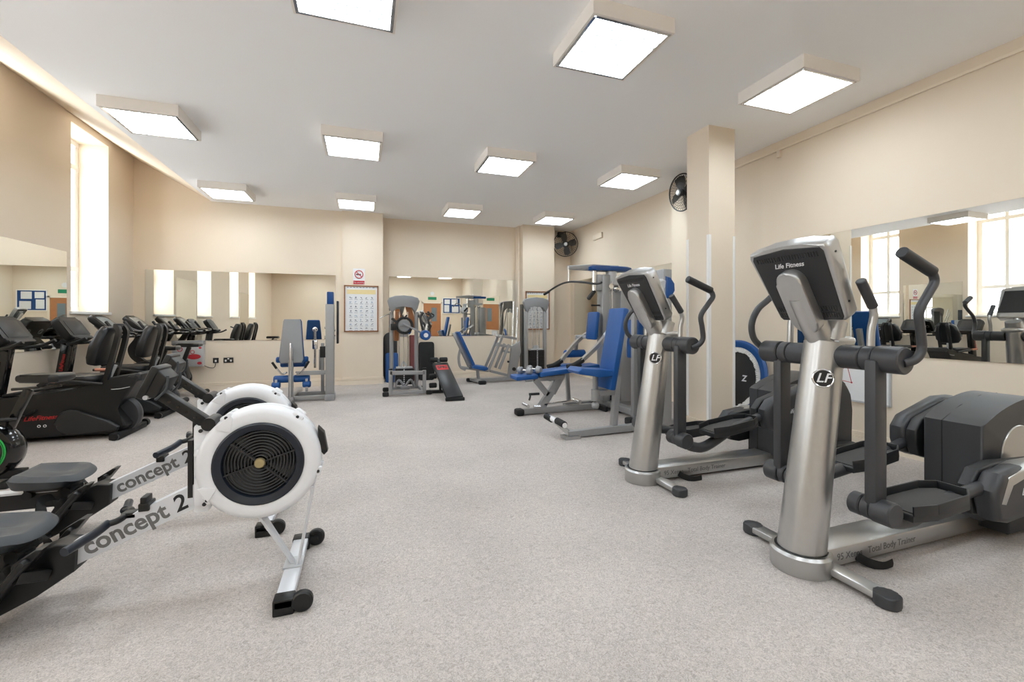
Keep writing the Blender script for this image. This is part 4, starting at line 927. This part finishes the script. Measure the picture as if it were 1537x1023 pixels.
P().tube([(2.62, 6.12, 1.62), (2.64, 5.72, 1.71), (2.64, 5.36, 1.735), (2.66, 5.0, 1.70), (2.68, 4.72, 1.66), (2.70, 4.60, 1.665)], .0135, 12, 6).make('lat_bar', M['dark'], t, 'dark bent lat bar')
P().cyl((2.615, 6.15, 1.612), (2.63, 6.0, 1.647), .019, n=12).make('lat_grip', M['rubber'], t)
P().bar((3.0, 5.3, 1.62), (2.89, 5.28, 1.50), .05, .05, bev=.015).make('butterfly_grip', M['dark'], t)
P().cyl((2.95, 5.3, 1.42), (3.08, 5.3, 1.42), .012, n=10).make('peg', M['dark'], t)
P().box((2.97, 5.3, 1.14), (.06, .26, .38), rot=(0, 6, 0), bev=.025).make('lat_backrest', M['blue'], t)
P().b2((2.60, 5.52, .53), (2.90, 5.78, .59), bev=.025).make('far_seat', M['blue'], t)
P().bar((2.75, 5.65, .53), (2.78, 5.65, .05), .05, .05).b2((2.7, 5.6, 0), (3.2, 5.68, .05)).make('far_seat_post', M['frame'], t)
P().cyl((2.70, 5.62, .74), (3.02, 5.62, .74), .055, n=24, bev=.014).make('thigh_roller', M['blue'], t)
P().bar((2.88, 5.62, .78), (2.90, 5.62, 1.0), .04, .04).bar((2.9, 5.62, .98), (3.1, 5.35, .98), .04, .05).make('roller_bracket', M['frame'], t)
for y, e in ((5.58, .64), (4.96, .70)):
    a = P().path([(3.12, 5.3+(y-5.3)*.5, 1.08), (2.98, 5.3+(y-5.3)*.9, 1.0), (2.82, y, .86), (2.62, y, e)], .045, .06, (0, 1, 0)).make('press_arm', M['silver'], t)
    P().tube([(2.64, y, e+.01), (2.52, y, e-.05), (2.42, y, e-.07)], [.035, .03], 12, 4).bar((2.6, y, e-.04), (2.55, y, e-.13), .04, .05).make('grip', M['rubber'], a)
# pec deck head on near upright
P().cyl((3.12, 4.26, 1.58), (3.14, 4.02, 1.56), .11, n=36, bev=.02).make('cam_drum', M['panel'], t)
P().prism([(3.16, 1.70), (3.22, 1.69), (3.275, 1.62), (3.28, 1.54), (3.23, 1.46), (3.16, 1.45)], .16, 'XZ', 4.08, .02).make('cam_cover', M['bluepl'], t, 'blue cam cover')
P().b2((3.08, 4.38, .75), (3.14, 4.66, 1.22), bev=.02).make('pec_backrest', M['blue'], t)
P().bar((3.14, 4.5, 1.0), (3.2, 4.16, 1.0), .05, .05).bar((3.2, 4.2, 1.25), (3.2, 5.25, 1.25), .05, .05).bar((3.17, 4.9, .95), (3.21, 4.2, .45), .035, .035).make('linkage', M['frame'], t)
# shoulder press seat
P().bar((1.98, 4.06, .04), (3.14, 4.07, .06), .07, .07).bar((2.55, 4.1, .06), (2.60, 4.1, .62), .07, .06, up=(1, 0, 0)).bar((2.33, 4.1, .44), (2.58, 4.1, .44), .05, .06).bar((2.6, 4.1, .60), (2.70, 4.1, 1.1), .06, .05, up=(1, 0, 0)).make('press_frame', M['frame'], t)
P().bar((2.02, 4.06, .03), (1.88, 4.12, .17), .05, .05).b2((1.93, 3.99, .0), (2.1, 4.12, .03)).make('toe_bar', M['silver'], t)
P().cyl((1.865, 4.34, .185), (1.895, 3.94, .165), .027, n=16).make('toe_rod', M['letwhite'], t)
for a, b in ((4.34, 4.20), (4.10, 3.94)): P().cyl((1.865+.03*(4.34-a)/.4, a, .18), (1.865+.03*(4.34-b)/.4, b, .17), .034, n=18, bev=.006).make('toe_roller', M['rubber'], t)
P().bar((2.455, 4.1, .48), (2.62, 4.1, 1.34), .30, .07, up=(1, 0, -.2), bev=.02).make('press_backrest', M['blue'], t, 'tall blue backrest')
P().prism([(2.08, .66), (2.06, .69), (2.10, .725), (2.30, .70), (2.46, .69), (2.47, .62), (2.3, .625)], .28, 'XZ', 4.1, .015).make('press_seat', M['blue'], t)
P().cyl((2.33, 4.1, .64), (2.33, 4.1, .40), .028, n=18).cyl((2.33, 4.1, .48), (2.33, 4.1, .36), .045, n=24).ball((2.33, 4.1, .31), .042).make('seat_post', M['frame'], t)

# ------------------------------------------------------------------ adjustable bench + dumbbells
t = thing('adjustable_bench', 'flat blue padded bench on a grey V frame, left of the multi gym', 'bench', (2.3, 5.25, 0)); o = t.location[:]
P().bar((1.80, 5.25, .485), (2.10, 5.25, .50), .27, .06, bev=.02).make('seat_pad', M['blue'], t)
P().bar((2.12, 5.25, .52), (2.98, 5.25, .60), .27, .065, bev=.02).make('back_pad', M['blue'], t)
P().bar((1.92, 5.25, .045), (3.02, 5.25, .055), .07, .07).make('base_beam', M['frame'], t)
P().box((1.885, 5.25, .0425), (.11, .13, .085), bev=.025).make('foot', M['rubber'], t); P().box((3.04, 5.25, .04), (.05, .40, .08), bev=.02).make('foot', M['rubber'], t)
P().bar((2.18, 5.25, .08), (2.44, 5.25, .44), .06, .10, up=(1, 0, 0)).bar((2.28, 5.25, .24), (2.10, 5.25, .45), .06, .07, up=(1, 0, 0)).prism([(1.90, .455), (2.12, .47), (2.30, .42), (2.5, .47), (2.52, .50), (2.0, .47)], .08, 'XZ', 5.25, .004).bar((2.44, 5.25, .42), (2.50, 5.25, .50), .06, .06).bar((2.50, 5.25, .48), (2.36, 5.25, .25), .04, .05, up=(1, 0, 0)).make('v_frame', M['frame'], t)
P().bar((2.22, 5.23, .12), (2.72, 5.23, .15), .02, .03).cyl((2.70, 5.15, .14), (2.70, 5.35, .14), .025, n=14).cyl((1.98, 5.17, .12), (1.98, 5.35, .12), .022, n=14).cyl((2.05, 5.16, .11), (2.14, 5.16, .11), .022, n=14).make('adjuster', M['chrome'], t)
P().bar((2.14, 5.2, .27), (2.0, 5.2, .27), .03, .03).tube([(2.0, 5.18, .28), (2.0, 5.16, .25), (1.985, 5.16, .2)], .012, 8, 3).make('pin_handle', M['dark'], t)
def dumbbell(label, loc, rz):
    t = thing('dumbbell', label, 'dumbbell', loc, rz, 'dumbbells on the bench')
    MB().cyl((0, -.06, 0), (0, .06, 0), .014, n=12).make('handle', M['chrome'], t)
    for sg in (-1, 1): MB().cyl((0, sg*.045, 0), (0, sg*.115, 0), .048, .042, 24, .014).make('head', M['dumb'], t)
    return t
d1 = dumbbell('grey dumbbell on the blue bench, nearer its left end', (1.96, 5.25, .567), 28)
d2 = copy_tree(d1); d2.location = (2.085, 5.24, .582); d2['label'] = 'grey dumbbell on the blue bench, nearer the upright blue backrest'

# ------------------------------------------------------------------ trampoline + exercise ball behind the column
t = thing('mini_trampoline', 'round mini trampoline with blue rim leaning on the right wall behind the column', 'trampoline', (4.30, 4.28, 0)); o = t.location[:]
T = Matrix.Rotation(R(12), 4, 'Y')    # lean toward +x at the top
def TB(): return MB(M=T)
rz_ = .49
TB().lathe([(.40, -.012), (.43, -.028), (.47, -.028), (.49, -.008), (.487, .01), (.44, .014), (.40, .008)], (-.02, 0, rz_), 'X', 72, True).make('rim_pad', M['blue'], t, 'blue padded rim')
TB().cyl((-.014, 0, rz_), (-.004, 0, rz_), .345, n=64).make('jump_mat', M['black'], t)
q = TB()
for k in range(96):
    a0, a1 = 2*PI*k/96, 2*PI*(k+.5)/96; a2 = 2*PI*(k+1)/96; r0, r1 = .342+random.uniform(-.010, .006), .412
    q.tube([(-.022, math.cos(a0)*r0, rz_+math.sin(a0)*r0), (-.022, math.cos(a1)*r1, rz_+math.sin(a1)*r1), (-.022, math.cos(a2)*r0, rz_+math.sin(a2)*r0)], .010, 5)
q.make('lacing', M['white'], t, 'pale zigzag lacing')
jm = [c for c in t.children if c.name.startswith('jump_mat')][0]
text('lettering', 'Z', .10, T @ frame3((-.0155, -.16, rz_+.02), (0, -1, 0), (0, 0, 1)), M['letwhite'], jm, off=.003)
q = TB()
for k in range(6):
    a = 2*PI*k/6+.3; q.cyl((.0, math.cos(a)*.43, rz_+math.sin(a)*.43), (.10 if math.sin(a) < .6 else .05, math.cos(a)*.43, rz_+math.sin(a)*.43), .014, n=10)
q.make('stub_legs', M['dark'], t)
tag(MB().ball((3.95, 6.6, .22), .22, n=32).make('exercise_ball', M['maroon']), 'dark red exercise ball on the floor behind the multi gym', 'ball')

# ------------------------------------------------------------------ daylight, camera, output
w = bpy.data.worlds.new('overcast'); scene.world = w; w.use_nodes = True
nt = w.node_tree; bg = nt.nodes['Background']; bg.inputs['Strength'].default_value = 1.0
tc = nt.nodes.new('ShaderNodeTexCoord'); sp = nt.nodes.new('ShaderNodeSeparateXYZ'); rp = nt.nodes.new('ShaderNodeValToRGB'); mr = nt.nodes.new('ShaderNodeMapRange')
mr.inputs['From Min'].default_value = -1; mr.inputs['From Max'].default_value = 1
rp.color_ramp.elements[0].position = .47; rp.color_ramp.elements[1].position = .53
rp.color_ramp.elements[0].color = (GROUND_FILL*.96, GROUND_FILL*.98, GROUND_FILL, 1)      # unseen ground, glow added above the sky level to lift the ceiling
rp.color_ramp.elements[1].color = (SKY*.93, SKY*.97, SKY, 1)               # overcast sky
nt.links.new(tc.outputs['Generated'], sp.inputs[0]); nt.links.new(sp.outputs['Z'], mr.inputs['Value'])
nt.links.new(mr.outputs[0], rp.inputs['Fac']); nt.links.new(rp.outputs['Color'], bg.inputs['Color'])

cam = bpy.data.cameras.new('camera'); co = bpy.data.objects.new('camera', cam); COL.objects.link(co)
co.location = (0, 0, 1.2); co.rotation_euler = (R(90), 0, R(-18.8))
cam.sensor_width = 36; cam.lens = 36*655/1537; cam.shift_y = -(511.5-482)/1537; cam.clip_start = .02
scene.camera = co
vs = scene.view_settings; vs.view_transform = 'Standard'; vs.look = 'None'; vs.gamma = 1; vs.exposure = 1.0
cy = scene.cycles
cy.max_bounces = 14; cy.diffuse_bounces = 12; cy.glossy_bounces = 8; cy.transparent_max_bounces = 8; cy.transmission_bounces = 4
cy.sample_clamp_indirect = 8; cy.caustics_reflective = False; cy.caustics_refractive = False
try:
    cy.use_denoising = True; cy.denoiser = 'OPENIMAGEDENOISE'
except Exception: pass
